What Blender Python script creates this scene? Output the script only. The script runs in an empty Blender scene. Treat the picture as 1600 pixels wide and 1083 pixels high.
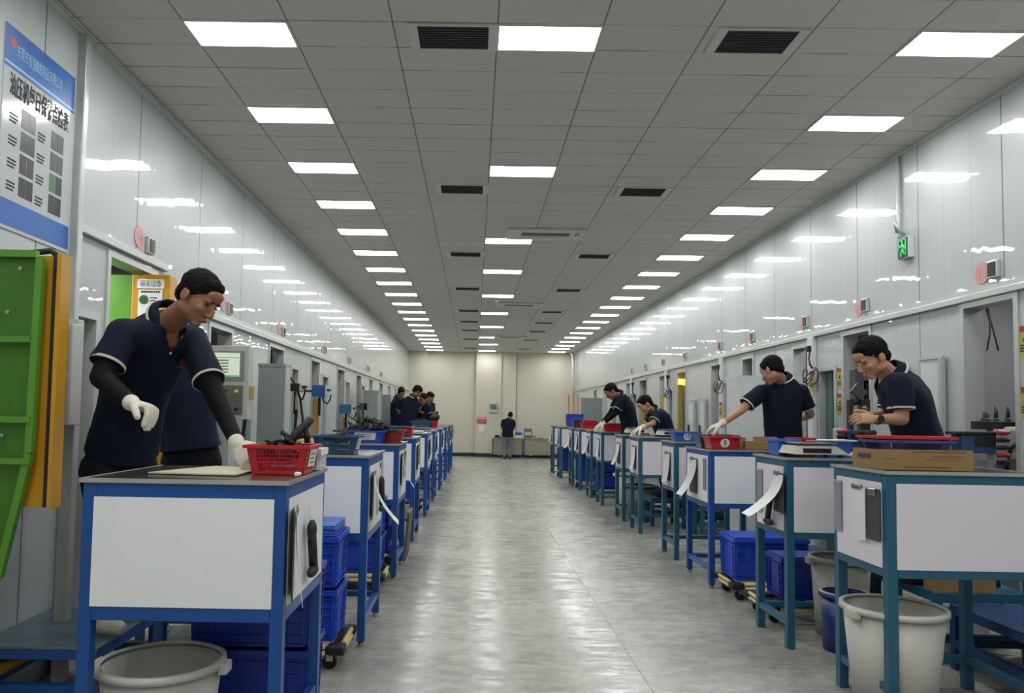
import bpy, bmesh, math, random
from mathutils import Vector, Matrix, noise
random.seed(7)
V = Vector
scn = bpy.context.scene
col = scn.collection
PI = math.pi

# ------------------------------------------------------------------ camera
EYE = V((0, 0, 1.466))
XA = V((0.99985012, 0.00400347, 0.01684377))     # image right
YA = V((-0.01659846, -0.0549571, 0.99835074))    # image up
DA = V((-0.00492255, 0.99848069, 0.05488241))    # view direction
FPX, CX, CY = 1176.79, 800 - 63.263, 541.5 + 42.029
cd = bpy.data.cameras.new('camera'); cam = bpy.data.objects.new('camera', cd); col.objects.link(cam)
m = Matrix((XA, YA, -DA)).transposed().to_4x4(); m.translation = EYE; cam.matrix_world = m
cd.sensor_fit = 'HORIZONTAL'; cd.sensor_width = 36; cd.lens = FPX / 1600 * 36
cd.shift_x = 63.263 / 1600; cd.shift_y = 42.029 / 1600
cd.clip_start = .05; cd.clip_end = 200
scn.camera = cam

def ray(px, py): return DA + XA * ((px - CX) / FPX) - YA * ((py - CY) / FPX)
def at(px, py, y):      # point of the place seen at a pixel, at distance y down the aisle
    r = ray(px, py); return EYE + r * (y / r.y)
def atx(px, py, x):
    r = ray(px, py); return EYE + r * (x / r.x)
def atz(px, py, z):
    r = ray(px, py); return EYE + r * ((z - EYE.z) / r.z)

# ------------------------------------------------------------------ light, exposure
w = bpy.data.worlds.new('world'); scn.world = w; w.use_nodes = True
w.node_tree.nodes['Background'].inputs[0].default_value = (.6, .7, .8, 1)
w.node_tree.nodes['Background'].inputs[1].default_value = .05
scn.view_settings.view_transform = 'Standard'; scn.view_settings.look = 'None'
scn.view_settings.exposure = 1.55; scn.view_settings.gamma = 1; scn.view_settings.use_curve_mapping = False
LAMP = 9.5
CEIL = 3.687; XL = -2.35; XR = 3.48; YF = 26.7; YB = -5.0

# ------------------------------------------------------------------ materials
def lin(h):
    c = [int(h[i:i + 2], 16) / 255 for i in (0, 2, 4)]
    return tuple((v / 12.92 if v <= .04045 else ((v + .055) / 1.055) ** 2.4) for v in c) + (1,)
MATS = {}
def mat(name, hexc, rough=.5, metal=0, var=.08, scale=6, bump=0, bscale=40, spec=.5, emit=0, alpha=1, trans=0, coat=0, stretch=None):
    if name in MATS: return MATS[name]
    M = bpy.data.materials.new(name); M.use_nodes = True; nt = M.node_tree; N = nt.nodes; L = nt.links
    b = N['Principled BSDF']; c = lin(hexc)
    tc = N.new('ShaderNodeTexCoord'); src = tc.outputs['Object']
    if stretch:
        mp = N.new('ShaderNodeMapping'); mp.inputs['Scale'].default_value = stretch; L.new(src, mp.inputs[0]); src = mp.outputs[0]
    nz = N.new('ShaderNodeTexNoise'); nz.inputs['Scale'].default_value = scale; nz.inputs['Detail'].default_value = 4
    L.new(src, nz.inputs['Vector'])
    mx = N.new('ShaderNodeMix'); mx.data_type = 'RGBA'
    mx.inputs[6].default_value = tuple(v * (1 - var) for v in c[:3]) + (1,)
    mx.inputs[7].default_value = tuple(min(1, v * (1 + var)) for v in c[:3]) + (1,)
    L.new(nz.outputs[0], mx.inputs[0]); L.new(mx.outputs[2], b.inputs['Base Color'])
    b.inputs['Roughness'].default_value = rough; b.inputs['Metallic'].default_value = metal
    b.inputs['Specular IOR Level'].default_value = spec; b.inputs['Alpha'].default_value = alpha
    b.inputs['Transmission Weight'].default_value = trans; b.inputs['Coat Weight'].default_value = coat
    if emit:
        b.inputs['Emission Color'].default_value = c; b.inputs['Emission Strength'].default_value = emit
    if bump:
        n2 = N.new('ShaderNodeTexNoise'); n2.inputs['Scale'].default_value = bscale; n2.inputs['Detail'].default_value = 3
        L.new(src, n2.inputs['Vector'])
        bp = N.new('ShaderNodeBump'); bp.inputs['Strength'].default_value = bump; bp.inputs['Distance'].default_value = .01
        L.new(n2.outputs[0], bp.inputs['Height']); L.new(bp.outputs[0], b.inputs['Normal'])
    MATS[name] = M; return M

def math_node(N, L, op, a, b=None, c=None):
    n = N.new('ShaderNodeMath'); n.operation = op
    for i, v in enumerate((a, b, c)):
        if v is None: continue
        if isinstance(v, (int, float)): n.inputs[i].default_value = v
        else: L.new(v, n.inputs[i])
    return n.outputs[0]
def line_mask(N, L, coord, period, offset, width):   # 1 on thin lines repeating along a coordinate
    t = math_node(N, L, 'SUBTRACT', coord, offset); t = math_node(N, L, 'DIVIDE', t, period)
    t = math_node(N, L, 'FRACT', math_node(N, L, 'ADD', t, 1000.5)); t = math_node(N, L, 'ABSOLUTE', math_node(N, L, 'SUBTRACT', t, .5))
    return math_node(N, L, 'LESS_THAN', t, width / period / 2)

def wall_mat(name, period, offset):
    M = bpy.data.materials.new(name); M.use_nodes = True; nt = M.node_tree; N = nt.nodes; L = nt.links
    b = N['Principled BSDF']; g = N.new('ShaderNodeNewGeometry'); sp = N.new('ShaderNodeSeparateXYZ'); L.new(g.outputs['Position'], sp.inputs[0])
    big = line_mask(N, L, sp.outputs[1], period, offset, .012); sm = line_mask(N, L, sp.outputs[1], period / 3, offset, .004)
    nz = N.new('ShaderNodeTexNoise'); nz.inputs['Scale'].default_value = 2.0; nz.inputs['Detail'].default_value = 5
    mp = N.new('ShaderNodeMapping'); mp.inputs['Scale'].default_value = (1, 1, .4); L.new(g.outputs['Position'], mp.inputs[0]); L.new(mp.outputs[0], nz.inputs[0])
    mx = N.new('ShaderNodeMix'); mx.data_type = 'RGBA'; mx.inputs[6].default_value = lin('aab0b0'); mx.inputs[7].default_value = lin('b9bebe'); L.new(nz.outputs[0], mx.inputs[0])
    m2 = N.new('ShaderNodeMix'); m2.data_type = 'RGBA'; L.new(mx.outputs[2], m2.inputs[6]); m2.inputs[7].default_value = lin('6b7070')
    L.new(math_node(N, L, 'MAXIMUM', big, math_node(N, L, 'MULTIPLY', sm, .45)), m2.inputs[0]); L.new(m2.outputs[2], b.inputs['Base Color'])
    b.inputs['Roughness'].default_value = .35; b.inputs['Specular IOR Level'].default_value = .3
    b.inputs['Coat Weight'].default_value = .8; b.inputs['Coat Roughness'].default_value = .015
    # sheet metal waviness: ripples along the wall and a few dents
    mp2 = N.new('ShaderNodeMapping'); mp2.inputs['Scale'].default_value = (1, 1.6, .35); L.new(g.outputs['Position'], mp2.inputs[0])
    n2 = N.new('ShaderNodeTexNoise'); n2.inputs['Scale'].default_value = 2.2; n2.inputs['Detail'].default_value = 2; L.new(mp2.outputs[0], n2.inputs[0])
    n3 = N.new('ShaderNodeTexNoise'); n3.inputs['Scale'].default_value = 14; n3.inputs['Detail'].default_value = 1; L.new(g.outputs['Position'], n3.inputs[0])
    h = math_node(N, L, 'ADD', n2.outputs[0], math_node(N, L, 'MULTIPLY', n3.outputs[0], .018))
    h = math_node(N, L, 'SUBTRACT', h, math_node(N, L, 'MULTIPLY', big, .12))
    bp = N.new('ShaderNodeBump'); bp.inputs['Strength'].default_value = .5; bp.inputs['Distance'].default_value = .012
    L.new(h, bp.inputs['Height']); L.new(bp.outputs[0], b.inputs['Normal']); L.new(bp.outputs[0], b.inputs['Coat Normal'])
    return M

def ceiling_mat():
    M = bpy.data.materials.new('ceiling_tiles'); M.use_nodes = True; nt = M.node_tree; N = nt.nodes; L = nt.links
    b = N['Principled BSDF']; g = N.new('ShaderNodeNewGeometry'); sp = N.new('ShaderNodeSeparateXYZ'); L.new(g.outputs['Position'], sp.inputs[0])
    a = line_mask(N, L, sp.outputs[0], .6, -1.7036, .009); c = line_mask(N, L, sp.outputs[1], .3, 4.159, .008)
    nz = N.new('ShaderNodeTexNoise'); nz.inputs['Scale'].default_value = 3; nz.inputs['Detail'].default_value = 6; L.new(g.outputs['Position'], nz.inputs[0])
    fl = N.new('ShaderNodeTexNoise'); fl.inputs['Scale'].default_value = 1.1; L.new(g.outputs['Position'], fl.inputs[0])
    # each tile a touch different
    sx = math_node(N, L, 'FLOOR', math_node(N, L, 'DIVIDE', math_node(N, L, 'ADD', sp.outputs[0], 1.7036), .6)); sy = math_node(N, L, 'FLOOR', math_node(N, L, 'DIVIDE', math_node(N, L, 'SUBTRACT', sp.outputs[1], 4.159), .3))
    cmb = N.new('ShaderNodeCombineXYZ'); L.new(sx, cmb.inputs[0]); L.new(sy, cmb.inputs[1]); wn = N.new('ShaderNodeTexWhiteNoise'); L.new(cmb.outputs[0], wn.inputs[0])
    f = math_node(N, L, 'MULTIPLY_ADD', wn.outputs[0], .5, math_node(N, L, 'MULTIPLY', nz.outputs[0], .5))
    mx = N.new('ShaderNodeMix'); mx.data_type = 'RGBA'; mx.inputs[6].default_value = lin('c6c4bf'); mx.inputs[7].default_value = lin('cecdc8'); L.new(f, mx.inputs[0])
    m2 = N.new('ShaderNodeMix'); m2.data_type = 'RGBA'; L.new(mx.outputs[2], m2.inputs[6]); m2.inputs[7].default_value = lin('48494a')
    thr = math_node(N, L, 'MULTIPLY', c, math_node(N, L, 'MULTIPLY_ADD', math_node(N, L, 'GREATER_THAN', fl.outputs[0], .5), .5, .35)); L.new(thr, m2.inputs[0])
    m3 = N.new('ShaderNodeMix'); m3.data_type = 'RGBA'; L.new(m2.outputs[2], m3.inputs[6]); m3.inputs[7].default_value = lin('66686a'); L.new(math_node(N, L, 'MULTIPLY', a, .9), m3.inputs[0])
    L.new(m3.outputs[2], b.inputs['Base Color']); b.inputs['Roughness'].default_value = .75
    return M

def floor_mat():
    M = bpy.data.materials.new('polished_concrete'); M.use_nodes = True; nt = M.node_tree; N = nt.nodes; L = nt.links
    b = N['Principled BSDF']; g = N.new('ShaderNodeNewGeometry'); sp = N.new('ShaderNodeSeparateXYZ'); L.new(g.outputs['Position'], sp.inputs[0])
    def nz(scale, det, rough=.6, st=(1, 1, 1)):
        mp = N.new('ShaderNodeMapping'); mp.inputs['Scale'].default_value = st; L.new(g.outputs['Position'], mp.inputs[0])
        n = N.new('ShaderNodeTexNoise'); n.inputs['Scale'].default_value = scale; n.inputs['Detail'].default_value = det; n.inputs['Roughness'].default_value = rough; L.new(mp.outputs[0], n.inputs[0]); return n.outputs[0]
    big = nz(1.1, 7, .65, (.7, 1.2, 1)); mid = nz(9, 6, .7); fine = nz(90, 4, .7); band = nz(.9, 3, .5, (.12, 1.3, 1)); gl = nz(7, 5, .7, (.5, 1.6, 1))
    f = math_node(N, L, 'MULTIPLY_ADD', big, .34, math_node(N, L, 'MULTIPLY_ADD', mid, .26, math_node(N, L, 'MULTIPLY_ADD', fine, .24, math_node(N, L, 'MULTIPLY', band, .16))))
    r = N.new('ShaderNodeValToRGB'); L.new(f, r.inputs[0]); e = r.color_ramp.elements
    e[0].position = .38; e[0].color = lin('7c7b74'); e[1].position = .62; e[1].color = lin('aeada5')
    m2 = N.new('ShaderNodeMix'); m2.data_type = 'RGBA'; L.new(r.outputs[0], m2.inputs[6]); m2.inputs[7].default_value = lin('45443f')
    j1 = line_mask(N, L, sp.outputs[0], 5.83 / 2, .98, .009); j2 = line_mask(N, L, sp.outputs[1], 4.6, 4.55, .008)
    L.new(math_node(N, L, 'MULTIPLY', math_node(N, L, 'MAXIMUM', j1, j2), .8), m2.inputs[0]); L.new(m2.outputs[2], b.inputs['Base Color'])
    rr = N.new('ShaderNodeMapRange'); rr.inputs['From Min'].default_value = .42; rr.inputs['From Max'].default_value = .62; rr.inputs['To Min'].default_value = .17; rr.inputs['To Max'].default_value = .42; L.new(gl, rr.inputs[0])
    L.new(rr.outputs[0], b.inputs['Roughness']); b.inputs['Specular IOR Level'].default_value = .4
    bp = N.new('ShaderNodeBump'); bp.inputs['Strength'].default_value = .05; bp.inputs['Distance'].default_value = .001; L.new(mid, bp.inputs['Height']); L.new(bp.outputs[0], b.inputs['Normal'])
    return M

M_LAMP = mat('lamp_diffuser', 'fbfcfa', emit=LAMP, var=0)
M_WHITE = mat('white_powder_coat', 'c9cccb', .35, var=.03)
M_FRAME = mat('aluminium_trim', 'b4b7b5', .3, metal=.3, var=.05)
M_BLUE = mat('blue_enamel_steel', '14488c', .38, var=.18, scale=9, bump=.1)
M_NAVYSTEEL = mat('blue_enamel_platform', '26426a', .4, var=.2, scale=7)
M_TEAL = mat('teal_enamel_steel', '20566e', .42, var=.22, scale=9, bump=.1)
M_PLATE = mat('worn_steel_plate', '6f8594', .3, metal=.6, var=.3, scale=12, bump=.15, bscale=60)
M_STEEL = mat('stainless_top', '85847d', .2, metal=.85, var=.12, scale=5)
M_ALUEDGE = mat('table_edge_strip', 'b8b7b0', .3, metal=.6, var=.1)
M_BOARD = mat('white_laminate', 'e2e4e6', .5, var=.02)
M_BOARD2 = mat('lilac_white_laminate', 'd5d0d8', .55, var=.03)
M_RUBBER = mat('black_rubber', '141414', .6, var=.2)
M_DARK = mat('black_plastic', '17181a', .4, var=.1)
M_CHROME = mat('chrome', 'c0c0c0', .15, metal=1, var=.02)
M_RED = mat('red_plastic', 'b01c28', .32, var=.08)
M_SLATE = mat('slate_blue_plastic', '2b4763', .38, var=.1)
M_CRATE = mat('cobalt_crate_plastic', '2347b4', .38, var=.14, scale=5)
M_CRATE_D = mat('deep_blue_crate_plastic', '132f8c', .4, var=.14, scale=5)
M_BLUEB = mat('blue_basket_plastic', '2c5fb4', .35, var=.08)
M_BIN = mat('white_tub_plastic', 'b9b8b0', .45, var=.1, scale=4)
M_OLIVE = mat('olive_tub_plastic', '6d6b50', .4, var=.1)
M_PAPER = mat('paper', 'd4d6d6', .7, var=.03)
M_SLEEVE = mat('clear_plastic_sleeve', '8e9096', .12, var=.15, scale=5, spec=.7)
M_BCLIP = mat('dark_brown_board', '443d40', .5, var=.1)
M_CARD = mat('cardboard', '8b7148', .8, var=.12, scale=5)
M_WOODROLL = mat('cream_roller', 'd2bd88', .5, var=.05)
M_NAVY = mat('navy_polo_fabric', '131a2b', .9, var=.2, scale=25, bump=.25, bscale=120, spec=.2)
M_TROUS = mat('black_trouser_fabric', '101116', .9, var=.25, scale=18, bump=.3, bscale=60, spec=.2)
M_GREYT = mat('grey_trouser_fabric', '6b6f76', .9, var=.15, scale=12, bump=.3, spec=.2)
M_SLV = mat('black_arm_sleeve_fabric', '08090b', .8, var=.2, bump=.15, bscale=90, spec=.2)
M_SKIN = mat('skin_tanned', '8a6047', .5, var=.1, scale=9, spec=.35)
M_SKIN2 = mat('skin_light', 'a97f66', .5, var=.08, scale=9, spec=.35)
M_HAIR = mat('black_hair', '0b0a0a', .75, var=.3, scale=60, bump=.4, bscale=120, spec=.15)
M_GLOVE = mat('white_knit_glove', 'cfcbbd', .9, var=.06, bump=.5, bscale=260)
M_TRIM = mat('cream_trim_ribbing', 'c2bdb4', .8, var=.05)
M_SHOE = mat('pale_shoe_canvas', 'a5a092', .8, var=.15, scale=20)
M_SHOED = mat('dark_shoe', '1b1c20', .6)
M_GREEN = mat('green_press_paint', '548c28', .4, var=.12, scale=4)
M_GREEND = mat('dark_green_press_paint', '3c7016', .45, var=.15, scale=4)
M_YELLOW = mat('yellow_press_paint', 'bd8a1c', .4, var=.1, scale=4)
M_GREYCAB = mat('grey_cabinet_paint', '7d8685', .4, var=.05)
M_LGREY = mat('light_grey_cabinet_paint', 'aeb0ac', .4, var=.04)
M_CREAM = mat('cream_wall_paint', 'c3bfae', .7, var=.04, scale=2)
M_BASE = mat('black_skirting', '1c2024', .5)
M_BOOTH = mat('booth_grey_panel', '6d6f70', .5, var=.06)
M_BOOTHD = mat('booth_panel_shaded', '23262b', .6, var=.1)
M_CURT = mat('green_strip_curtain', '4d6b66', .2, var=.35, scale=5, stretch=(3, 14, .5))
M_VENT = mat('vent_slat_dark', '4c5253', .5)
M_SIGNR = mat('sign_red', '9c2a30', .5)
M_SIGNY = mat('sign_yellow', 'b3a548', .5)
M_BLACKINK = mat('black_ink', '1b1b1d', .6)
M_PBLUE = mat('poster_blue', '1f5ca4', .35)
M_PLBLUE = mat('poster_pale_blue', '9cc2e4', .35)
M_POSTER = mat('poster_white', 'b9bcbe', .12, var=.02, coat=.5)
M_PHOTO = mat('poster_photo_dark', '202328', .3, var=.95, scale=25)
M_PHOTOG = mat('poster_photo_green', '35603a', .3, var=.5, scale=25)
M_EXITG = mat('exit_sign_dark_green', '0c3a22', .4)
M_EXITL = mat('exit_sign_lit_green', '49d27c', .4, emit=.15, var=0)
M_SCREEN = mat('screen_lit', 'a7b0a0', .3, emit=.35, var=.1, scale=30)
M_SCRG = mat('screen_green', '5f9a52', .3, emit=.3)
M_BEIGE = mat('beige_desk_panel', '8f8d78', .5, var=.05)
M_KRAFT = mat('tan_foam_strip', 'a98d58', .7, var=.1)
M_LAMPY = mat('warm_indicator', 'e0b040', .4, emit=1.2)
M_BLUEBOX = mat('blue_control_box', '1f4c8c', .4)
M_CLOTH = mat('pale_work_board', 'bdb89c', .5, var=.08, scale=3)
M_PINK = mat('pink_rubber_parts', 'b06a62', .5, var=.15)
M_ROD = mat('copper_pole', '9a6b3c', .35, metal=.5)

# ------------------------------------------------------------------ geometry helpers
class MB:
    def __init__(s): s.bm = bmesh.new()
    def box(s, x0, x1, y0, y1, z0, z1, R=None, bev=0):
        vs = [s.bm.verts.new((x, y, z)) for x in (x0, x1) for y in (y0, y1) for z in (z0, z1)]
        if R:
            for v in vs: v.co = R @ v.co
        fs = [s.bm.faces.new([vs[i] for i in f]) for f in ((0, 1, 3, 2), (4, 6, 7, 5), (0, 4, 5, 1), (2, 3, 7, 6), (0, 2, 6, 4), (1, 5, 7, 3))]
        if bev:
            es = list({e for f in fs for e in f.edges}); bmesh.ops.bevel(s.bm, geom=es, offset=bev, segments=2, affect='EDGES', profile=.5)
        return s
    def hexa(s, P):  # 8 points: bottom 4, top 4
        vs = [s.bm.verts.new(p) for p in P]
        for f in ((3, 2, 1, 0), (4, 5, 6, 7), (0, 1, 5, 4), (1, 2, 6, 5), (2, 3, 7, 6), (3, 0, 4, 7)): s.bm.faces.new([vs[i] for i in f])
        return s
    def loft(s, rings, n=16, smooth=True, cap=True):
        R = []
        for c, U, W in rings: R.append([s.bm.verts.new(c + U * math.cos(2 * PI * i / n) + W * math.sin(2 * PI * i / n)) for i in range(n)])
        for a, b in zip(R, R[1:]):
            for i in range(n):
                f = s.bm.faces.new((a[i], a[(i + 1) % n], b[(i + 1) % n], b[i])); f.smooth = smooth
        if cap: s.bm.faces.new(R[0][::-1]); s.bm.faces.new(R[-1])
        return s
    def tube(s, p0, p1, r0, r1=None, n=12, cap=True):
        p0 = V(p0); p1 = V(p1); d = (p1 - p0).normalized(); a = d.orthogonal().normalized(); b = d.cross(a); r1 = r0 if r1 is None else r1
        return s.loft([(p0, a * r0, b * r0), (p1, a * r1, b * r1)], n, True, cap)
    def cap(s, p0, p1, r0, r1, n=14):   # capsule with tapering radius
        p0 = V(p0); p1 = V(p1); d = (p1 - p0)
        d = d.normalized() if d.length > 1e-6 else V((0, 0, 1)); a = d.orthogonal().normalized(); b = d.cross(a); rg = []
        for k in (-.98, -.8, -.45): q = math.sqrt(1 - k * k); rg.append((p0 + d * r0 * k, a * r0 * q, b * r0 * q))
        rg += [(p0, a * r0, b * r0), (p1, a * r1, b * r1)]
        for k in (.45, .8, .98): q = math.sqrt(1 - k * k); rg.append((p1 + d * r1 * k, a * r1 * q, b * r1 * q))
        return s.loft(rg, n)
    def ell(s, c, A, B, C, n=18, m=11):   # ellipsoid with axis vectors
        c = V(c); rg = []
        for j in range(m):
            t = -PI / 2 + PI * (j + .5) / m; rg.append((c + C * math.sin(t), A * math.cos(t), B * math.cos(t)))
        return s.loft(rg, n)
    def path(s, pts, r, n=8):
        pts = [V(p) for p in pts]; rg = []
        a = (pts[1] - pts[0]).orthogonal().normalized()
        for i, p in enumerate(pts):
            d = (pts[min(i + 1, len(pts) - 1)] - pts[max(i - 1, 0)]).normalized(); a = (a - d * a.dot(d)).normalized(); b = d.cross(a)
            rg.append((p, a * r, b * r))
        return s.loft(rg, n)
    def prism(s, pts, d):   # planar polygon pushed along d
        d = V(d); A = [s.bm.verts.new(p) for p in pts]; B = [s.bm.verts.new(V(p) + d) for p in pts]; n = len(pts)
        s.bm.faces.new(A[::-1]); s.bm.faces.new(B)
        for i in range(n): s.bm.faces.new((A[i], A[(i + 1) % n], B[(i + 1) % n], B[i]))
        return s
    def lathe(s, prof, n=32, c=(0, 0, 0)):   # closed profile of (r, z) points
        R = [[s.bm.verts.new((c[0] + r * math.cos(2 * PI * i / n), c[1] + r * math.sin(2 * PI * i / n), c[2] + z)) for i in range(n)] for r, z in prof]
        for a, b in zip(R, R[1:] + R[:1]):
            for i in range(n):
                f = s.bm.faces.new((a[i], a[(i + 1) % n], b[(i + 1) % n], b[i])); f.smooth = True
        return s
    def mesh(s, name, m):
        bmesh.ops.recalc_face_normals(s.bm, faces=s.bm.faces[:]); me = bpy.data.meshes.new(name); s.bm.to_mesh(me); s.bm.free(); me.materials.append(m); return me
    def build(s, name, m, parent=None, loc=None, label=None):
        o = bpy.data.objects.new(name, s.mesh(name, m)); col.objects.link(o)
        if parent: o.parent = parent
        if loc is not None: o.location = loc
        if label: o['label'] = label
        return o
def tag(o, label=None, cat=None, group=None, kind=None):
    for k, v in (('label', label), ('category', cat), ('group', group), ('kind', kind)):
        if v: o[k] = v
    return o
def empty(name, loc, rz=0):
    o = bpy.data.objects.new(name, None); col.objects.link(o); o.location = loc; o.rotation_euler = (0, 0, rz); o.empty_display_size = .1; return o
def copy_tree(o, parent=None):
    c = o.copy(); col.objects.link(c); c.parent = parent
    for ch in [q for q in bpy.data.objects if q.parent == o]: copy_tree(ch, c)
    return c
def put(src, used, loc, label, group=None, rz=None):
    o = src if not used else copy_tree(src)
    o.location = loc; o['label'] = label
    if group: o['group'] = group
    if rz is not None: o.rotation_euler = (0, 0, rz)
    return o
def text(body, size, m, parent, M4, name='lettering', width=None, bold=0):
    cu = bpy.data.curves.new(name, 'FONT'); cu.body = body; cu.size = size; cu.extrude = .0006; cu.align_x = 'CENTER'; cu.align_y = 'CENTER'; cu.offset = bold
    t = bpy.data.objects.new(name, cu); col.objects.link(t); bpy.context.view_layer.update()
    me = bpy.data.meshes.new_from_object(t.evaluated_get(bpy.context.evaluated_depsgraph_get()))
    bpy.data.objects.remove(t)
    xs = [v.co.x for v in me.vertices] or [0]
    if width: k = width / max(1e-6, max(xs) - min(xs)); me.transform(Matrix.Diagonal((k, 1, 1, 1)))
    me.transform(M4); me.materials.clear(); me.materials.append(m)
    o = bpy.data.objects.new(name, me); col.objects.link(o); o.parent = parent; return o
def face_m(origin, right, up):   # text plane
    r = V(right).normalized(); u = V(up).normalized(); n = r.cross(u); M4 = Matrix((r, u, n)).transposed().to_4x4(); M4.translation = V(origin); return M4
def bake(mb, name, m, vox, smooth=3, parent=None, fn=None):
    me0 = mb.mesh('tmp', m); o = bpy.data.objects.new('tmp', me0); col.objects.link(o)
    r = o.modifiers.new('r', 'REMESH'); r.mode = 'VOXEL'; r.voxel_size = vox; r.adaptivity = 0
    if smooth: s = o.modifiers.new('s', 'SMOOTH'); s.iterations = smooth; s.factor = .5
    bpy.context.view_layer.update()
    me = bpy.data.meshes.new_from_object(o.evaluated_get(bpy.context.evaluated_depsgraph_get())); bpy.data.objects.remove(o)
    me.name = name; me.materials.clear(); me.materials.append(m)
    if fn:
        cs = [(v.co.copy(), v.normal.copy()) for v in me.vertices]; fl = []
        for c_, n_ in cs: fl.extend(fn(c_, n_))
        me.vertices.foreach_set('co', fl); me.update()
    for p in me.polygons: p.use_smooth = True
    ob = bpy.data.objects.new(name, me); col.objects.link(ob)
    if parent: ob.parent = parent
    return ob
ORD = ['nearest', 'second', 'third', 'fourth', 'fifth', 'sixth', 'seventh', 'eighth', 'ninth', 'tenth', 'eleventh', 'twelfth', 'thirteenth', 'fourteenth', 'fifteenth', 'sixteenth', 'seventeenth', 'eighteenth', 'nineteenth', 'twentieth', 'twenty-first', 'twenty-second', 'twenty-third', 'twenty-fourth']

# ================================================================== THE ROOM
def struct(o): o['kind'] = 'structure'; return o
struct(MB().box(XL - 2.2, XR + 2.4, YB, YF + .3, -.1, 0).build('floor', floor_mat()))
struct(MB().box(XL - .06, XR + .06, YB, YF + .3, CEIL, CEIL + .08).build('ceiling', ceiling_mat()))
struct(MB().box(XL - .1, XR + .1, YB - .1, YB, 0, CEIL).build('wall_back', M_CREAM))

OPEN_R = [(3.2, 3.75, 2.29), (4.84, 5.36, 2.29), (6.63, 7.11, 2.28), (7.28, 7.61, 1.97), (7.85, 8.23, 2.25), (9.42, 9.79, 2.25), (10.15, 10.46, 1.97), (10.68, 11.08, 2.25),
          (12.43, 12.94, 2.25), (13.25, 13.5, 1.97), (13.72, 14.19, 2.25), (15.25, 15.9, 2.25), (16.2, 16.5, 1.97), (16.88, 17.3, 2.25), (18.5, 19.0, 2.25), (19.9, 20.4, 2.25), (21.5, 22.0, 2.25)]
OPEN_L = [(4.34, 4.62, 2.02), (4.75, 5.45, 2.45), (6.6, 7.2, 2.22), (7.55, 7.9, 2.0), (8.54, 9.17, 2.22), (9.6, 9.95, 2.03), (10.72, 11.3, 2.22), (11.57, 11.98, 2.03), (12.79, 13.48, 2.22), (13.65, 14.07, 2.03),
          (14.87, 15.47, 2.22), (15.6, 15.95, 2.03), (16.7, 17.2, 2.22), (18.5, 19.1, 2.22), (20.3, 20.9, 2.22), (22.0, 22.5, 2.22)]
def wall(name, x, side, opens, period, offset):
    a, b = (x - .05, x) if side < 0 else (x, x + .05)
    mb = MB(); y = YB
    for y0, y1, zt in opens:
        mb.box(a, b, y, y0, 0, CEIL); mb.box(a, b, y0, y1, zt, CEIL); y = y1
    mb.box(a, b, y, YF + .3, 0, CEIL)
    return struct(mb.build(name, wall_mat(name + '_panels', period, offset)))
wall('wall_left', XL, -1, OPEN_L, 1.165, 5.119); wall('wall_right', XR, 1, OPEN_R, .95, 5.89)
# booths behind the openings
def booth(side, x, opens, name):
    mb = MB(); s = side; xe = x + s * 1.9
    mb.box(min(xe, xe + s * .05), max(xe, xe + s * .05), YB, YF, 0, 2.75)
    mb.box(min(x + s * .06, xe), max(x + s * .06, xe), YB, YF, 2.7, 2.75)
    return struct(mb.build(name, M_BOOTH))
booth(1, XR, OPEN_R, 'wall_booth_right'); booth(-1, XL, OPEN_L, 'wall_booth_left')
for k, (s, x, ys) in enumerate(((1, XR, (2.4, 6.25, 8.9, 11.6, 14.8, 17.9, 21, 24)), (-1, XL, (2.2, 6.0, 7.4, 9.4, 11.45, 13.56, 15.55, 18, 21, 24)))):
    for dark in (0, 1):  # the darker set has the gloom of the booths put into its colour
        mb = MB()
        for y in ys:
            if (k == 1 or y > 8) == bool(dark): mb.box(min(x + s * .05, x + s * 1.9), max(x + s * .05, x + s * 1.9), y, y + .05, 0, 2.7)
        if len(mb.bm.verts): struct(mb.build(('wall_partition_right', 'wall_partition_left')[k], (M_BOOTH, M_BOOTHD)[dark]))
# jambs: aluminium frames of the openings
for s, x, ops in ((1, XR, OPEN_R), (-1, XL, OPEN_L)):
    for y0, y1, zt in ops:
        mb = MB(); xa, xb = sorted((x - s * .012, x + s * .13))
        mb.box(xa, xb, y0 - .03, y0 + .012, 0, zt - .012); mb.box(xa, xb, y1 - .012, y1 + .03, 0, zt - .012); mb.box(xa, xb, y0 - .03, y1 + .03, zt - .012, zt + .03)
        struct(mb.build('trim_1', M_FRAME))
# horizontal band rails
mb = MB(); mb.box(XR - .035, XR + .02, YB, YF, 2.32, 2.365, bev=.004); mb.box(XR - .02, XR + .02, YB, YF, 2.365, 2.40); struct(mb.build('trim_2', M_FRAME))
mb = MB(); mb.box(XL - .02, XL + .035, 5.6, YF, 2.27, 2.32, bev=.004); mb.box(XL - .02, XL + .02, 5.6, YF, 2.32, 2.36)
mb.box(XL - .02, XL + .035, 4.32, 5.6, 2.5, 2.55, bev=.004); struct(mb.build('trim_3', M_FRAME))
mb = MB(); mb.box(XL - .02, XL + .012, YB, YF, CEIL - .03, CEIL - .001); struct(mb.build('trim_4', M_WHITE))
mb = MB(); mb.box(XR - .012, XR + .02, YB, YF, CEIL - .03, CEIL - .001); struct(mb.build('trim_5', M_WHITE))
struct(MB().box(XL - .01, XL + .05, 4.28, 4.33, 0, CEIL - .03, bev=.006).build('trim_6', M_FRAME))
for y in (7.74, 10.57, 13.6, 16.62):      # posts beside the curtained hatches
    struct(MB().box(XR - .05, XR, y - .07, y + .05, 0, 2.32, bev=.006).build('trim_7', M_WHITE))
struct(MB().box(XL, XL + .01, YB, YF, 0, .1).build('baseboard_left', M_FRAME))
mb = MB(); y = YB
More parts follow.
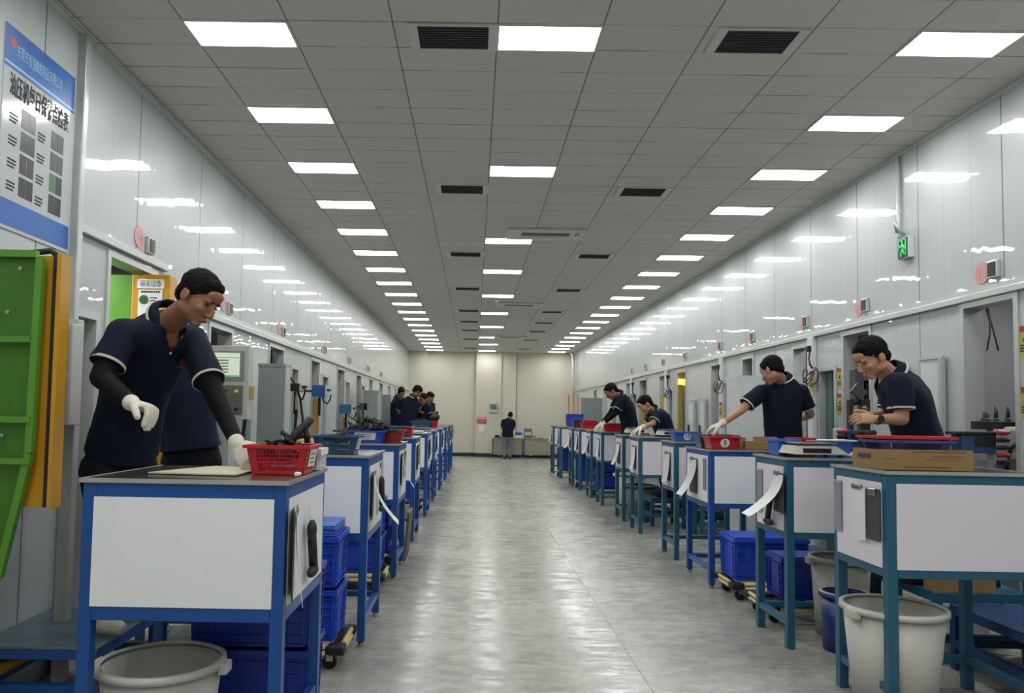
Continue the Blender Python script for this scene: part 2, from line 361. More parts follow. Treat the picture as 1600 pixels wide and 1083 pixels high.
for y0, y1, zt in OPEN_R: mb.box(XR - .01, XR, y, y0 - .03, 0, .1); y = y1 + .03
mb.box(XR - .01, XR, y, YF, 0, .1); struct(mb.build('baseboard_right', M_FRAME))
# far wall with pillars
mb = MB(); mb.box(XL - .1, XR + .1, YF, YF + .1, 0, CEIL); mb.box(XL, -1.68, YF - .12, YF, 0, CEIL); mb.box(.04, .93, YF - .2, YF, 0, CEIL); mb.box(.93, 1.45, YF - .14, YF, 0, CEIL)
mb.box(1.47, XR, YF - .08, YF, 0, CEIL); struct(mb.build('wall_far', M_CREAM))
mb = MB(); mb.box(XL, -1.68, YF - .14, YF - .12, 0, .13); mb.box(-1.68, .04, YF - .02, YF, 0, .13); mb.box(.03, .93, YF - .22, YF - .2, 0, .13); mb.box(.93, XR, YF - .16, YF - .14, 0, .13); struct(mb.build('baseboard_far', M_BASE))
# white pipe in the far right corner
t = MB().path([(3.3, YF - .7, CEIL - .02), (3.36, YF - .7, CEIL - .1), (3.38, YF - .7, CEIL - .3), (3.38, YF - .7, .0)], .045, 10).build('drain_pipe', M_WHITE)
tag(t, 'white vertical pipe in the far right corner of the hall', 'pipe')

# ------------------------------------------------------------------ ceiling lamps
def make_lamp():
    r = empty('ceiling_lamp', (0, 0, CEIL)); tag(r, 'x', 'ceiling light')
    f = MB(); z0, z1 = -.012, -.001
    f.box(-.3, .3, -.15, -.138, z0, z1); f.box(-.3, .3, .138, .15, z0, z1); f.box(-.3, -.288, -.138, .138, z0, z1); f.box(.288, .3, -.138, .138, z0, z1)
    f.build('frame', M_WHITE, r); MB().box(-.288, .288, -.138, .138, -.008, -.002).build('diffuser', M_LAMP, r); return r
lamp0 = make_lamp(); used = False
X0 = -1.7036
for i in range(-7, 19):
    y = 4.159 + 1.2 * i + .15
    for cx, side in ((X0 + .3, 'left'), (X0 + 7.5 * .6, 'right')):
        if i >= 0: lb = 'rectangular white ceiling light, %s in the %s-hand row from the camera' % (ORD[i], side)
        else: lb = 'white ceiling light in the %s-hand row, %s one behind the camera' % (side, ORD[-i - 1].replace('nearest', 'first'))
        put(lamp0, used, (cx, y, CEIL), lb, 'lights of the %s-hand ceiling row' % side if i >= 0 else 'lights behind the camera on the %s' % side); used = True
ys = [4.309] + [atz(775, p, CEIL).y for p in (266, 375.5, 423.6, 462, 489.4, 510.5, 527.3, 538, 548.4)]
for i, y in enumerate(ys):
    put(lamp0, True, (.396, y, CEIL), 'rectangular white ceiling light, %s in the middle row from the camera' % ORD[i], 'lights of the middle ceiling row')
for y in (1.9, -.5, -2.9): put(lamp0, True, (.396, y, CEIL), 'white ceiling light in the middle row, %s one behind the camera' % {1.9: 'first', -.5: 'second', -2.9: 'third'}[y], 'lights behind the camera in the middle')

# ------------------------------------------------------------------ vents and air conditioners
def make_vent():
    r = empty('ceiling_vent', (0, 0, CEIL)); tag(r, 'x', 'air vent')
    f = MB(); f.box(-.26, -.205, -.15, .15, -.012, -.001); f.box(.205, .26, -.15, .15, -.012, -.001); f.box(-.205, .205, -.15, -.135, -.012, -.001); f.box(-.205, .205, .135, .15, -.012, -.001)
    f.build('frame', M_WHITE, r); MB().box(-.205, .205, -.135, .135, -.006, -.002).build('backing', mat('vent_backing', '343a3b', .6), r)
    s = MB()
    for k in range(10):
        y = -.122 + k * .027; s.hexa([(-.205, y - .004, -.012), (.205, y - .004, -.012), (.205, y + .002, -.012), (-.205, y + .002, -.012), (-.205, y + .006, -.006), (.205, y + .006, -.006), (.205, y + .012, -.006), (-.205, y + .012, -.006)])
    s.build('slats', M_VENT, r); return r
vent0 = make_vent(); used = False
for i, y in enumerate((4.315, 7.3, 10.3, 13.15, 15.95, 17.85, 19.7, 22.0, 25.0)):
    for x, side in ((-.16, 'left'), (1.615, 'right')):
        put(vent0, used, (x, y, CEIL), 'dark slatted ceiling vent, %s from the camera on the %s of the middle lights' % (ORD[i], side), 'ceiling vents %s of the middle lights' % side); used = True
def make_ac():
    r = empty('air_conditioner', (0, 0, CEIL)); tag(r, 'x', 'air conditioner')
    MB().box(-.47, .47, -.25, .25, -.03, -.001, bev=.008).build('cover', M_WHITE, r)
    MB().box(-.29, .29, -.12, .02, -.034, -.029).build('outlet', M_VENT, r)
    g = MB(); [g.box(.36 + k * .03, .375 + k * .03, -.12, .0, -.033, -.029) for k in range(2)]; g.build('grille', M_VENT, r)
    MB().box(-.29, .29, .08, .12, -.034, -.029).build('louvre', M_FRAME, r); return r
ac0 = make_ac(); used = False
for i, (x, y) in enumerate(((.82, 9.05), (.85, 14.95), (.99, 21.2))):
    put(ac0, used, (x, y, CEIL), 'white ceiling cassette air conditioner, %s from the camera' % ORD[i], 'ceiling cassette air conditioners'); used = True
r = empty('smoke_detector', (.4, 14.37, CEIL)); tag(r, 'small white round smoke detector on the ceiling behind a middle light', 'smoke detector')
MB().lathe([(.001, -.001), (.06, -.001), (.06, -.02), (.045, -.05), (.001, -.06)], 20).build('housing', M_WHITE, r)

# ------------------------------------------------------------------ round number signs and sockets above the rail
def make_disc():
    r = empty('number_sign', (0, 0, 0)); tag(r, 'x', 'sign')
    MB().tube((0, 0, 0), (-.006, 0, 0), .075, .075, 28).build('disc', M_SIGNPINK, r)
    text('14', .09, M_POSTER, r, face_m((-.008, 0, 0), (0, -1, 0), (0, 0, 1))); return r
M_SIGNPINK = mat('sign_pale_red', 'c48a84', .3)
def make_sock():
    r = empty('wall_socket', (0, 0, 0)); tag(r, 'x', 'socket')
    MB().box(-.03, 0, -.05, .05, -.06, .06, bev=.006).build('housing', M_FRAME, r); MB().box(-.036, -.03, -.035, .035, -.045, .045).build('face_plate', M_DARK, r); return r
d0 = make_disc(); s0 = make_sock(); used = False
ysr = [5.149] + [atx(px, 492 + (1343 - px) * .26, XR).y for px in (1343, 1253, 1172, 1123, 1069, 1035, 1008, 987)]
for i, y in enumerate(ysr):
    put(d0, used, (XR, y, 2.5), 'pale red round number sign above the right-hand rail, %s from the camera' % ORD[i], 'round signs on the right wall')
    put(s0, used, (XR, y - .13, 2.5), 'grey wall socket beside the %s round sign on the right wall' % ORD[i], 'sockets on the right wall'); used = True
for i, px in enumerate((212, 348, 437, 505, 545, 575, 596)):
    y = atx(px, 492, XL).y; z = 2.66 if i == 0 else 2.46
    put(d0, True, (XL, y, z), 'pale red round number sign above the left-hand rail, %s from the camera' % ORD[i], 'round signs on the left wall', PI)
    put(s0, True, (XL, y + .15, z - .03), 'grey wall socket beside the %s round sign on the left wall' % ORD[i], 'sockets on the left wall', PI)

# exit sign with its conduit
r = empty('exit_sign', (XR, 6.02, 2.865)); tag(r, 'lit green running-man exit sign box mounted on the right wall', 'exit sign')
MB().box(-.05, -.0, -.075, .075, -.085, .085, bev=.004).build('housing', M_WHITE, r)
MB().box(-.054, -.05, -.068, .068, -.078, .078).build('face', M_EXITG, r)
g = MB(); fy = lambda v: (v + .08) * .85; g.ell((-.056, fy(-.075), .052), V((.002, 0, 0)), V((0, .012, 0)), V((0, 0, .012)))
for a, b in (((-.08, .035), (-.085, -.01)), ((-.085, -.01), (-.06, -.04)), ((-.06, -.04), (-.055, -.068)), ((-.085, -.01), (-.105, -.045)), ((-.105, -.045), (-.13, -.05)), ((-.08, .03), (-.05, .01)), ((-.05, .01), (-.03, .025)), ((-.08, .03), (-.11, .015)), ((-.11, .015), (-.115, -.01))):
    g.tube((-.056, fy(a[0]), a[1]), (-.056, fy(b[0]), b[1]), .006)
for a, b in (((-.135, .068), (-.135, -.068)), ((-.02, .068), (-.135, .068)), ((-.02, .068), (-.02, -.02))): g.tube((-.055, fy(a[0]), a[1]), (-.055, fy(b[0]), b[1]), .004)
g.build('running_man', M_EXITL, r)
t = MB().path([(XR - .02, 6.13, CEIL - .03), (XR - .02, 6.13, 3.0), (XR - .02, 6.12, 2.97)], .016).build('conduit', M_WHITE); tag(t, 'white conduit pipe running from ceiling down to the exit sign', 'pipe')
pts = [(XR - .04, 6.12, 3.02), (XR - .09, 6.05, 3.08), (XR - .12, 5.99, 3.05), (XR - .09, 5.98, 2.99), (XR - .05, 6.0, 2.97)]
t = MB().path(pts, .014).build('flexible_conduit', M_FRAME); tag(t, 'curled grey flexible conduit above the exit sign', 'conduit')

# yellow warning labels with red heads
def make_warn(h=.2):
    r = empty('warning_label', (0, 0, 0)); tag(r, 'x', 'warning label')
    MB().box(-.003, 0, -.055, .055, -h / 2, h / 2 - .04).build('panel', M_SIGNY, r); MB().box(-.003, 0, -.055, .055, h / 2 - .04, h / 2).build('header', M_SIGNR, r)
    g = MB(); g.prism([(-.0045, -.02, .0), (-.0045, .02, .0), (-.0045, 0, .04)], (.0012, 0, 0))
    for k in range(3): g.box(-.0045, -.003, -.04, .04, -.03 - k * .018, -.02 - k * .018)
    g.build('print', M_BLACKINK, r); return r
w0 = make_warn(); used = False
for i, (y, z) in enumerate(((4.765, 1.99), (4.765, 1.60), (7.19, 1.87), (7.19, 1.63), (7.675, 1.87), (7.72, 1.61), (10.08, 1.87), (10.53, 1.6))):
    xx = XR - (.05 if y in (7.675, 7.72, 10.53) else 0)
    put(w0, used, (xx, y, z), 'yellow warning label, %s one %s' % (('upper', 'lower')[i % 2], ('at the right edge beside the nearest right doorway', 'on the near side of the nearest curtained hatch', 'on the post beyond the nearest curtained hatch', 'around the second curtained hatch')[i // 2]), 'yellow warning labels on the right wall'); used = True

# strip curtains
def curtain(y0, y1, zt, i):
    mb = MB(); n = max(3, int((y1 - y0) / .07)); r = empty('strip_curtain', (XR + .05, (y0 + y1) / 2, zt))
    for k in range(n):
        a = -(y1 - y0) / 2 + (y1 - y0) * k / n; b = a + (y1 - y0) / n * 1.05; o = .006 if k % 2 else 0
        MB().box(o - .002, o + .002, a, b, -zt + .03, 0).build('strip', M_CURT, r)
    tag(r, 'green translucent strip curtain in the %s narrow hatch of the right wall' % ORD[i], 'strip curtain', 'strip curtains of the right wall')
for i, (y0, y1, zt) in enumerate([o for o in OPEN_R if o[2] < 2.1]): curtain(y0, y1, zt, i)
# small service doors on the right wall
def service_door(y0, y1, z0, z1, label):
    r = empty('service_door', (XR, (y0 + y1) / 2, z0)); tag(r, label, 'hatch door', 'small hatch doors of the right wall'); h = z1 - z0; w2 = (y1 - y0) / 2
    MB().box(-.02, 0, -w2, w2, 0, h, bev=.004).build('leaf', M_WHITE, r); MB().box(-.03, -.02, -w2 - .02, w2 + .02, h - .005, h + .015).build('hood', M_FRAME, r)
    MB().box(-.05, -.02, -w2 - .03, -w2 + .01, .0, h).build('guide_rail', M_FRAME, r); MB().box(-.045, -.02, w2 - .04, w2 - .02, h * .5, h * .5 + .14).build('handle', M_DARK, r)
service_door(5.58, 5.86, .6, 1.95, 'white hatch door behind the nearest man in navy, right wall')
service_door(6.05, 6.25, .6, 1.9, 'white hatch door hidden partly behind the nearest man in navy, second on the right wall')
service_door(11.3, 11.6, .7, 1.75, 'white hatch door, nearer of the pair beyond the far curtained hatch')
service_door(11.85, 12.2, .7, 1.75, 'white hatch door, farther of the pair beyond the far curtained hatch')

# cords hanging on the right wall
def cord(y, z, label, k=1):
    r = empty('power_cord', (XR - .05, y, z)); tag(r, label, 'cord', 'bundled cords on the right wall')
    MB().box(-.03, .03, -.03, .03, -.03, .03, bev=.008).build('plug', M_RUBBER, r)
    MB().path([(0, 0, -.02), (0, .02, -.1), (-.01, -.02, -.16), (-.01, -.07, -.2)], .01).build('lead', M_RUBBER, r)
    mb = MB()
    for j in range(3):
        rr = random.Random(j + int(y)); cy = -.12 + (j - 1) * .03
        mb.path([(-.03 + .045 * math.sin(a + j) * (1 if j != 1 else .6), cy + .04 * math.sin(a) * (j - 1) + .01 * q_, -.29 + (.09 - .015 * j) * math.cos(a)) for q_, a in enumerate([2 * PI * q / 14 for q in range(14)])], .0055)
    mb.build('coil', M_RUBBER, r)
for i, y in enumerate((7.72, 10.6, 13.4, 16.4)): cord(y, 2.2, 'bundle of black cord hanging from the %s post on the right wall' % ORD[i])

# poster on the left wall
r = empty('wall_poster', (XL, 3.93, 2.86)); tag(r, 'large maintenance poster with blue bands and photos high on the left wall', 'poster')
MB().box(0, .006, -.32, .32, -.51, .51).build('sheet', M_POSTER, r)
MB().box(.006, .008, -.32, .32, .32, .51).build('header_band', M_PBLUE, r); MB().box(.006, .008, -.32, .32, .30, .315).build('thin_stripe', M_PBLUE, r); MB().box(.0065, .0085, -.32, .32, .315, .325).build('pale_stripe', M_PLBLUE, r)
MB().box(.006, .008, -.32, .32, -.49, -.36).build('footer_band', M_PBLUE, r)
text('东莞市恒强橡胶制品有限公司', .075, M_PLBLUE, r, face_m((.0095, -.02, .40), (0, 1, 0), (0, 0, 1)), width=.41)
text('油压机每日保养点检表', .12, M_BLACKINK, r, face_m((.0085, 0, .215), (0, 1, 0), (0, 0, 1)), width=.54, bold=.002)
mb = MB(); MB().tube((.008, -.26, .43), (.0095, -.26, .43), .028, .028, 24).build('emblem', mat('emblem_red', 'a04a55', .4), r)
for c in range(2):
    for k in range(4):
        for q in range(2):
            y = -.10 + c * .27 + q * .063 - .06; z = .085 - k * .118 - c * .01
            MB().box(.006, .0075, y, y + .058, z - .05, z + .05).build('photo', M_PHOTOG if (c, k) == (1, 2) and q == 0 else M_PHOTO, r)
        g = MB()
        for q in range(3): g.box(.006, .0068, -.26 + c * .245, -.19 + c * .245 - .012 * (q == 2), .07 - k * .115 - q * .018 - c * .01, .08 - k * .115 - q * .018 - c * .01)
        g.build('caption', M_BLACKINK, r)

# ------------------------------------------------------------------ far end of the hall
r = empty('control_box', (.66, YF - .2, 1.72)); tag(r, 'small grey box with green display on the far pillar', 'wall box')
MB().box(-.15, .15, -.1, 0, -.16, .16, bev=.01).build('housing', M_LGREY, r); MB().box(-.11, .11, -.105, -.1, -.06, .12).build('display', mat('meter_face', '4a6a62', .3), r); MB().box(-.13, .13, -.02, 0, -.32, -.16).build('trunking', M_CREAM, r)
r = empty('notice_sign', (.26, YF - .2, 1.28)); tag(r, 'red and white notice on the far pillar', 'sign')
MB().box(-.17, .17, -.006, 0, -.13, .13).build('panel', mat('notice_pink', 'c98f8c', .5), r); MB().box(-.17, .17, -.008, -.006, -.11, .02).build('band', M_SIGNR, r)
g = MB(); [g.box(-.13 + k * .055, -.1 + k * .055, -.0095, -.008, -.06, -.03) for k in range(5)]; g.build('print', M_POSTER, r)
t = MB().box(.17, .36, YF - .205, YF - .2, .88, 1.12).build('notice_sheet', M_PAPER); tag(t, 'plain grey paper sheet below the red notice on the far pillar', 'notice')
for i, (x0, x1, lb) in enumerate(((.62, 1.67, 'grey-beige fronted desk at the far wall where a man stands'), (1.70, 2.75, 'grey-beige fronted desk at the far wall, the right-hand one'))):
    r = empty('desk', ((x0 + x1) / 2, 25.95, 0)); tag(r, lb, 'desk', 'desks at the far wall'); w2 = (x1 - x0) / 2
    MB().box(-w2, w2, -.02, .22, .66, .69).build('desk_top', M_BEIGE, r); MB().box(-w2 + .02, w2 - .02, .0, .02, .12, .66).build('front_panel', M_BEIGE, r)
    for sx in (-1, 1):
        MB().box(sx * (w2 - .02) - .015, sx * (w2 - .02) + .015, 0, .03, 0, .66).build('leg', M_NAVYSTEEL, r); MB().box(sx * (w2 - .02) - .015, sx * (w2 - .02) + .015, .17, .2, 0, .66).build('leg', M_NAVYSTEEL, r)
    MB().box(-w2 + .2, -w2 + .3, .0, .2, .1, .12).build('foot_bar', M_LGREY, r)
t = empty('carton', (1.53, 26.08, .69)); tag(t, 'blue and white small carton on the far desk', 'box'); MB().box(-.11, .11, -.06, .06, 0, .1).build('body', M_PAPER, t); MB().box(-.112, .112, -.062, .062, .1, .2).build('lid', M_PBLUE, t)
t = empty('display_box', (1.86, 26.1, .69)); tag(t, 'framed dark display box holding pale items on the right far desk', 'box'); MB().box(-.14, .14, 0, .06, 0, .33).build('frame', mat('box_grey_brown', '6a5f5c', .6), t)
for k in range(3): MB().box(-.1 + k * .075, -.05 + k * .075, -.006, 0, .1, .22).build('pale_item', M_PAPER, t)
t = MB().box(2.01, 2.13, 26.05, 26.15, .69, .8).build('small_carton', M_BEIGE); tag(t, 'small beige carton right of the framed display box', 'box')
t = MB().box(2.15, 2.36, 25.97, 26.02, .69, .71).build('clipboard', M_BCLIP); tag(t, 'flat dark board lying on the right far desk', 'board')
t = MB(); t.ell((.78, 26.05, .742), V((.09, 0, .02)), V((0, .05, 0)), V((0, 0, .05))); t.ell((.86, 26.05, .722), V((.08, 0, -.02)), V((0, .05, 0)), V((0, 0, .03))); t = t.build('cloth_bundle', M_RUBBER); tag(t, 'dark bundle lying on the left far desk', 'bundle')

# ================================================================== WORK TABLES
T = .05
def make_table(kind, M_F, M_P, D, W=.74, H=1.195, aisle=1, feet=True, top=None, lz=.70, lh=.055, th=.068):
    """kind: steel frame table; origin at the aisle-side near corner on the floor; extends away from the aisle; aisle=+1: aisle on the +x side"""
    s = -aisle; r = empty('work_table', (0, 0, 0)); tag(r, 'x', 'work table')
    X = lambda a: a * s
    def bx(mb, a, b, *q, **k): x0, x1 = sorted((X(a), X(b))); return mb.box(x0, x1, *q, **k)
    for a in (0, W - T):
        for y in (0, D - T):
            lg = bx(MB(), a, a + T, y, y + T, .03 if feet else 0, H - .012, bev=.003).build('leg', M_F, r)
            if feet: MB().tube((X(a + T / 2), y + T / 2, 0), (X(a + T / 2), y + T / 2, .03), .022, .018, 14).build('levelling_foot', M_CHROME, lg)
    for z, nm_, h in ((H - th, 'top_rails', th - .012), (lz, 'lower_rails', lh)):
        m = MB()
        bx(m, T, W - T, 0, T, z, z + h, bev=.003); bx(m, T, W - T, D - T, D, z, z + h, bev=.003); bx(m, 0, T, T, D - T, z, z + h, bev=.003); bx(m, W - T, W, T, D - T, z, z + h, bev=.003)
        m.build(nm_, M_F, r)
    for a in (0, W - T): bx(MB(), a + .005, a + T - .005, T, D - T, .14, .18, bev=.003).build('stretcher', M_F, r)
    bx(MB(), T, W - T, D - T + .005, D - .005, .14, .18, bev=.003).build('stretcher', M_F, r)
    bx(MB(), T * .9, W - T * .9, -.004, .004, lz + lh - .012, H - th + .008).build('front_panel', M_P, r)
    bx(MB(), -.004, .004, T * .9, D - T * .9, lz + lh - .012, H - th + .008).build('side_panel', M_P, r)
    bx(MB(), W - .004, W + .004, T * .9, D - T * .9, lz + lh - .012, H - th + .008).build('side_panel', M_P, r)
    t = bx(MB(), -.008, W + .008, -.008, D + .008, H - .012, H, bev=.002).build('table_top', top or M_STEEL, r)
    g = MB(); bx(g, -.012, W + .012, -.012, -.007, H - .015, H + .002); bx(g, -.012, -.007, -.007, D + .012, H - .015, H + .002); bx(g, W + .007, W + .012, -.007, D + .012, H - .015, H + .002)
    g.build('edge_strip', M_ALUEDGE, t); return r
tl = make_table('left', M_BLUE, M_BOARD, .75, W=.79, lz=.652, lh=.066, th=.078)
tr = make_table('teal', M_TEAL, M_BOARD2, .55, H=1.222, aisle=-1, feet=False, top=M_STEEL)
tb = make_table('blue', M_BLUE, M_BOARD, .72, W=.72, H=1.197, aisle=-1, lz=.69, lh=.055, th=.065)
XLS = [-.725, -.668, -.668, -.668, -.66, -.655, -.63, -.61, -.6, -.6]
YL = [2.94, 4.81, 6.72, 8.63, 10.78, 12.66, 14.55, 16.6, 18.7, 20.4]
XLT, XRT = -.695, 2.06
XRS = [2.035, 2.03, 2.055, 2.09, 2.1, 2.11, 2.12, 2.12, 2.1, 2.08, 2.04, 2.03]
for i, y in enumerate(YL):
    put(tl, i > 0, (XLS[i], y, 0), 'blue steel work table with white panels, %s in the left row' % ORD[i], 'blue tables of the left row')
YR = [(3.74, 't'), (4.92, 't'), (6.61, 'b'), (7.88, 't'), (9.63, 't'), (10.74, 't'), (12.58, 't'), (13.75, 't'), (15.1, 't'), (16.05, 't'), (18.0, 't'), (19.5, 't')]
ub = ut = False
for i, (y, k) in enumerate(YR):
    if k == 'b': put(tb, False, (XRS[i], y, 0), 'bright blue steel work table with white panels, third in the right row', 'tables of the right row')
    else: put(tr, ut, (XRS[i], y, 0), 'dark teal steel work table with pale panels, %s in the right row' % ORD[i], 'tables of the right row'); ut = True
HL, HR, HB = 1.197, 1.224, 1.199

# low platforms the workers stand on
def make_platform(label, x0, x1, y0, y1, h, M_F, top):
    r = empty('standing_platform', (x0, y0, 0)); tag(r, label, 'platform'); w, d = x1 - x0, y1 - y0
    MB().box(0, w, 0, d, h - .012, h, bev=.003).build('deck', top, r)
    m = MB(); t = .045
    for z in (h - .057, .13): m.box(t, w - t, 0, t, z, z + .045); m.box(t, w - t, d - t, d, z, z + .045); m.box(0, t, t, d - t, z, z + .045); m.box(w - t, w, t, d - t, z, z + .045)
    m.build('frame', M_F, r)
    for a in (0, w - t):
        for b in (0, d - t): MB().box(a, a + t, b, b + t, 0, h - .012).build('leg', M_F, r)
    return r
make_platform('low blue platform with worn steel deck at the lower left edge', -2.34, -1.74, 3.57, 4.28, .35, M_BLUE, M_PLATE)
make_platform('low blue platform under the hidden man behind the nearest left worker', -2.1, -1.5, 4.78, 5.2, .35, M_TEAL, M_PLATE)
make_platform('low blue platform with dark deck at the lower right edge', 2.88, 3.45, 3.4, 4.62, .38, M_NAVYSTEEL, M_NAVYSTEEL)
make_platform('teal platform carrying a brown carton behind the nearest right table', 2.82, 3.42, 4.66, 5.4, .43, M_TEAL, M_TEAL)
for i, (y, s) in enumerate(((6.95, 1), (9.5, 1), (10.25, 1), (11.9, 1))):
    make_platform('low teal platform on the right, %s beyond the carton one' % ORD[i + 1].replace('second', 'first').replace('third', 'next').replace('fourth', 'third'), 2.85 if i < 2 else 2.4, 3.42, y, y + (.7, .6, .45, .6)[i], (.22, .38, .38, .38)[i], M_TEAL, M_NAVYSTEEL)
for i, (y, x0, x1) in enumerate(((7.6, -2.2, -1.55), (15.6, -1.9, -1.0), (16.7, -2.1, -1.5))):
    make_platform('low blue platform on the left beside the wall, %s from the camera' % ORD[i + 2], x0, x1, y, y + (.7, .7, .5)[i], .35, M_BLUE, M_PLATE)

# ================================================================== CONTAINERS
def quad(mb, P, u0, u1, v0, v1, t):   # slab on a wall map P(u, v) -> (point, outward normal)
    a = [P(u0, v0), P(u1, v0), P(u1, v1), P(u0, v1)]
    mb.hexa([q[0] for q in a] + [q[0] - q[1] * t for q in a])
def taper_walls(w0, d0, w1, d1, h):   # four wall maps of a tapered tray; bottom w0 x d0, top w1 x d1
    out = []
    for k in range(4):
        n = (V((0, -1, 0)), V((1, 0, 0)), V((0, 1, 0)), V((-1, 0, 0)))[k]; e = V((-n.y, n.x, 0))
        def P(u, v, n=n, e=e, k=k):
            W = (w0 + (w1 - w0) * v, d0 + (d1 - d0) * v); L, O = (W[0], W[1]) if k % 2 == 0 else (W[1], W[0])
            return (n * O / 2 + e * L * (u - .5) + V((0, 0, h * v)), n)
        out.append(P)
    return out
def rim(mb, w, d, z, t, h):
    mb.box(-w / 2 - t, w / 2 + t, -d / 2 - t, -d / 2 + .004, z - h, z); mb.box(-w / 2 - t, w / 2 + t, d / 2 - .004, d / 2 + t, z - h, z)
    mb.box(-w / 2 - t, -w / 2 + .004, -d / 2 + .004, d / 2 - .004, z - h, z); mb.box(w / 2 - .004, w / 2 + t, -d / 2 + .004, d / 2 - .004, z - h, z)
def basket(label, loc, w, d, h, m, rz=0, holes=(14, 4), tag_card=None, number=None, group=None, cat='basket', name='basket'):
    r = empty(name, loc, rz); tag(r, label, cat, group)
    mb = MB(); w0, d0 = w * .82, d * .82; mb.box(-w0 / 2, w0 / 2, -d0 / 2, d0 / 2, 0, .004)
    for k, P in enumerate(taper_walls(w0, d0, w, d, h)):
        if not holes: quad(mb, P, 0, 1, 0, 1, .004); continue
        nu = holes[0] if k % 2 == 0 else max(4, int(holes[0] * d / w)); nv = holes[1]; a, b, c, e = .14, .86, .14, .84
        quad(mb, P, 0, 1, 0, c, .004); quad(mb, P, 0, 1, e, 1, .004); quad(mb, P, 0, a, c, e, .004); quad(mb, P, b, 1, c, e, .004)
        for i in range(1, nu): u = a + (b - a) * i / nu; quad(mb, P, u - .15 * (b - a) / nu, u + .15 * (b - a) / nu, c, e, .004)
        for j in range(1, nv): v = c + (e - c) * j / nv; quad(mb, P, a, b, v - .02, v + .02, .003)
    mb.build('body', m, r)
    m2 = MB(); rim(m2, w, d, h, .012, .014); m2.build('rim', m, r)
    Ps = taper_walls(w0, d0, w, d, h)
    if tag_card:
        side = {'front': 0, 'right': 1, 'left': 3}[tag_card]; P = Ps[side]; c = MB(); q = [P(.2, .25), P(.8, .25), P(.8, .85), P(.2, .85)]
        c.hexa([x[0] + x[1] * .003 for x in q] + [x[0] + x[1] * .006 for x in q]); c.build('label_card', M_PAPER, r)
        c = MB()
        for j in range(3): q = [P(.28, .35 + j * .15), P(.66, .35 + j * .15), P(.66, .42 + j * .15), P(.28, .42 + j * .15)]; c.hexa([x[0] + x[1] * .006 for x in q] + [x[0] + x[1] * .0068 for x in q])
        c.build('card_print', mat('print_grey', '7c7a74', .7), r)
    if number:
        P = Ps[0]; p, n = P(.5, .5); pu = (P(.5, 1)[0] - P(.5, 0)[0]).normalized(); M4 = face_m(p + V((0, -.004, 0)), (1, 0, 0), pu)
        c = MB(); c.tube((0, 0, 0), (0, 0, .003), .04, .04, 28); c.bm.transform(M4); c.build('number_disc', M_PAPER, r)
        text(number, .06, M_BLACKINK, r, M4 @ Matrix.Translation((0, 0, .004)), bold=.0008)
    return r
def crate(label, loc, m, w=.6, d=.4, h=.3, rz=0, group=None, lid=False):
    r = empty('crate', loc, rz); tag(r, label, 'crate', group); mb = MB(); w0, d0 = w * .93, d * .92
    mb.box(-w0 / 2, w0 / 2, -d0 / 2, d0 / 2, 0, .006)
    for k, P in enumerate(taper_walls(w0, d0, w * .97, d * .96, h)):
        quad(mb, P, 0, 1, 0, 1, .005)
        for v in (.02, .14, .82): quad(mb, lambda u, v2, P=P: (P(u, v2)[0] + P(u, v2)[1] * .012, P(u, v2)[1]), 0, 1, v, v + .025, .013)
        for u in (0, .16, .82, .975): quad(mb, lambda u2, v2, P=P: (P(u2, v2)[0] + P(u2, v2)[1] * .012, P(u2, v2)[1]), u, u + .025, .03, .95, .013)
        for v in (.3, .5, .66):
            for u in (0, .84): quad(mb, lambda u2, v2, P=P: (P(u2, v2)[0] + P(u2, v2)[1] * .01, P(u2, v2)[1]), u, u + .16, v, v + .02, .011)
    mb.build('body', m, r); m2 = MB(); rim(m2, w * .97, d * .96, h, .016, .03); m2.build('rim', m, r)
    if lid: MB().box(-w / 2 + .01, w / 2 - .01, -d / 2 + .01, d / 2 - .01, h, h + .012, bev=.004).build('lid', M_CRATE if m == M_CRATE else m, r)
    return r
def make_dolly():
    r = empty('wheeled_dolly', (0, 0, 0)); tag(r, 'x', 'dolly')
    m = MB(); w, d = .29, .19
    for x in (-w, w): m.box(x - .025, x + .025, -d, d, .115, .14)
    for y in (-d, d): m.box(-w, w, y - .02, y + .02, .1, .128)
    for x in (-w, w):
        for y in (-d, d): m.box(x - .05, x + .05, y - .05, y + .05, .095, .145, bev=.01)
    m.build('frame', M_RUBBER, r)
    for y in (-d - .03, d + .03):
        for z in (.105, .14): MB().tube((-w + .06, y, z), (w - .06, y, z), .014).build('roller_tube', M_WOODROLL, r)
    for x in (-w - .03, w + .03):
        for z in (.105, .14): MB().tube((x, -d + .05, z), (x, d - .05, z), .014).build('roller_tube', M_WOODROLL, r)
    for x in (-w + .04, w - .04):
        for y in (-d + .03, d - .03):
            c = MB().box(x - .02, x + .02, y - .028, y + .028, .092, .1).box(x - .02, x + .02, y - .028, y - .022, .05, .1).box(x - .02, x + .02, y + .022, y + .028, .05, .1).build('caster_fork', M_CHROME, r)
            MB().tube((x, y - .015, .04), (x, y + .015, .04), .04, .04, 20).build('wheel', M_RUBBER, c)
    return r
dol = make_dolly(); du = False
def stack(x, y, n, m, where, group=None, hs=.29, w=.58, d=.4, lid=True, rz=0, z0=.156):
    global du
    if z0 > .1: put(dol, du, (x, y, 0), 'black wheeled dolly %s' % where, None, rz); du = True
    for k in range(n):
        nm = 'single' if n == 1 else ('bottom', 'top')[k] if n == 2 else ('bottom', 'middle', 'top')[k]
        crate('%s blue crate %s' % (nm, where), (x, y, z0 + k * (hs + .014)), m, w, d, hs, rz, lid=(lid and k == n - 1))
stack(-1.05, 3.80, 2, M_CRATE_D, 'in the stack behind the tub at the nearest left table', w=.56, d=.38, z0=.0, hs=.34)
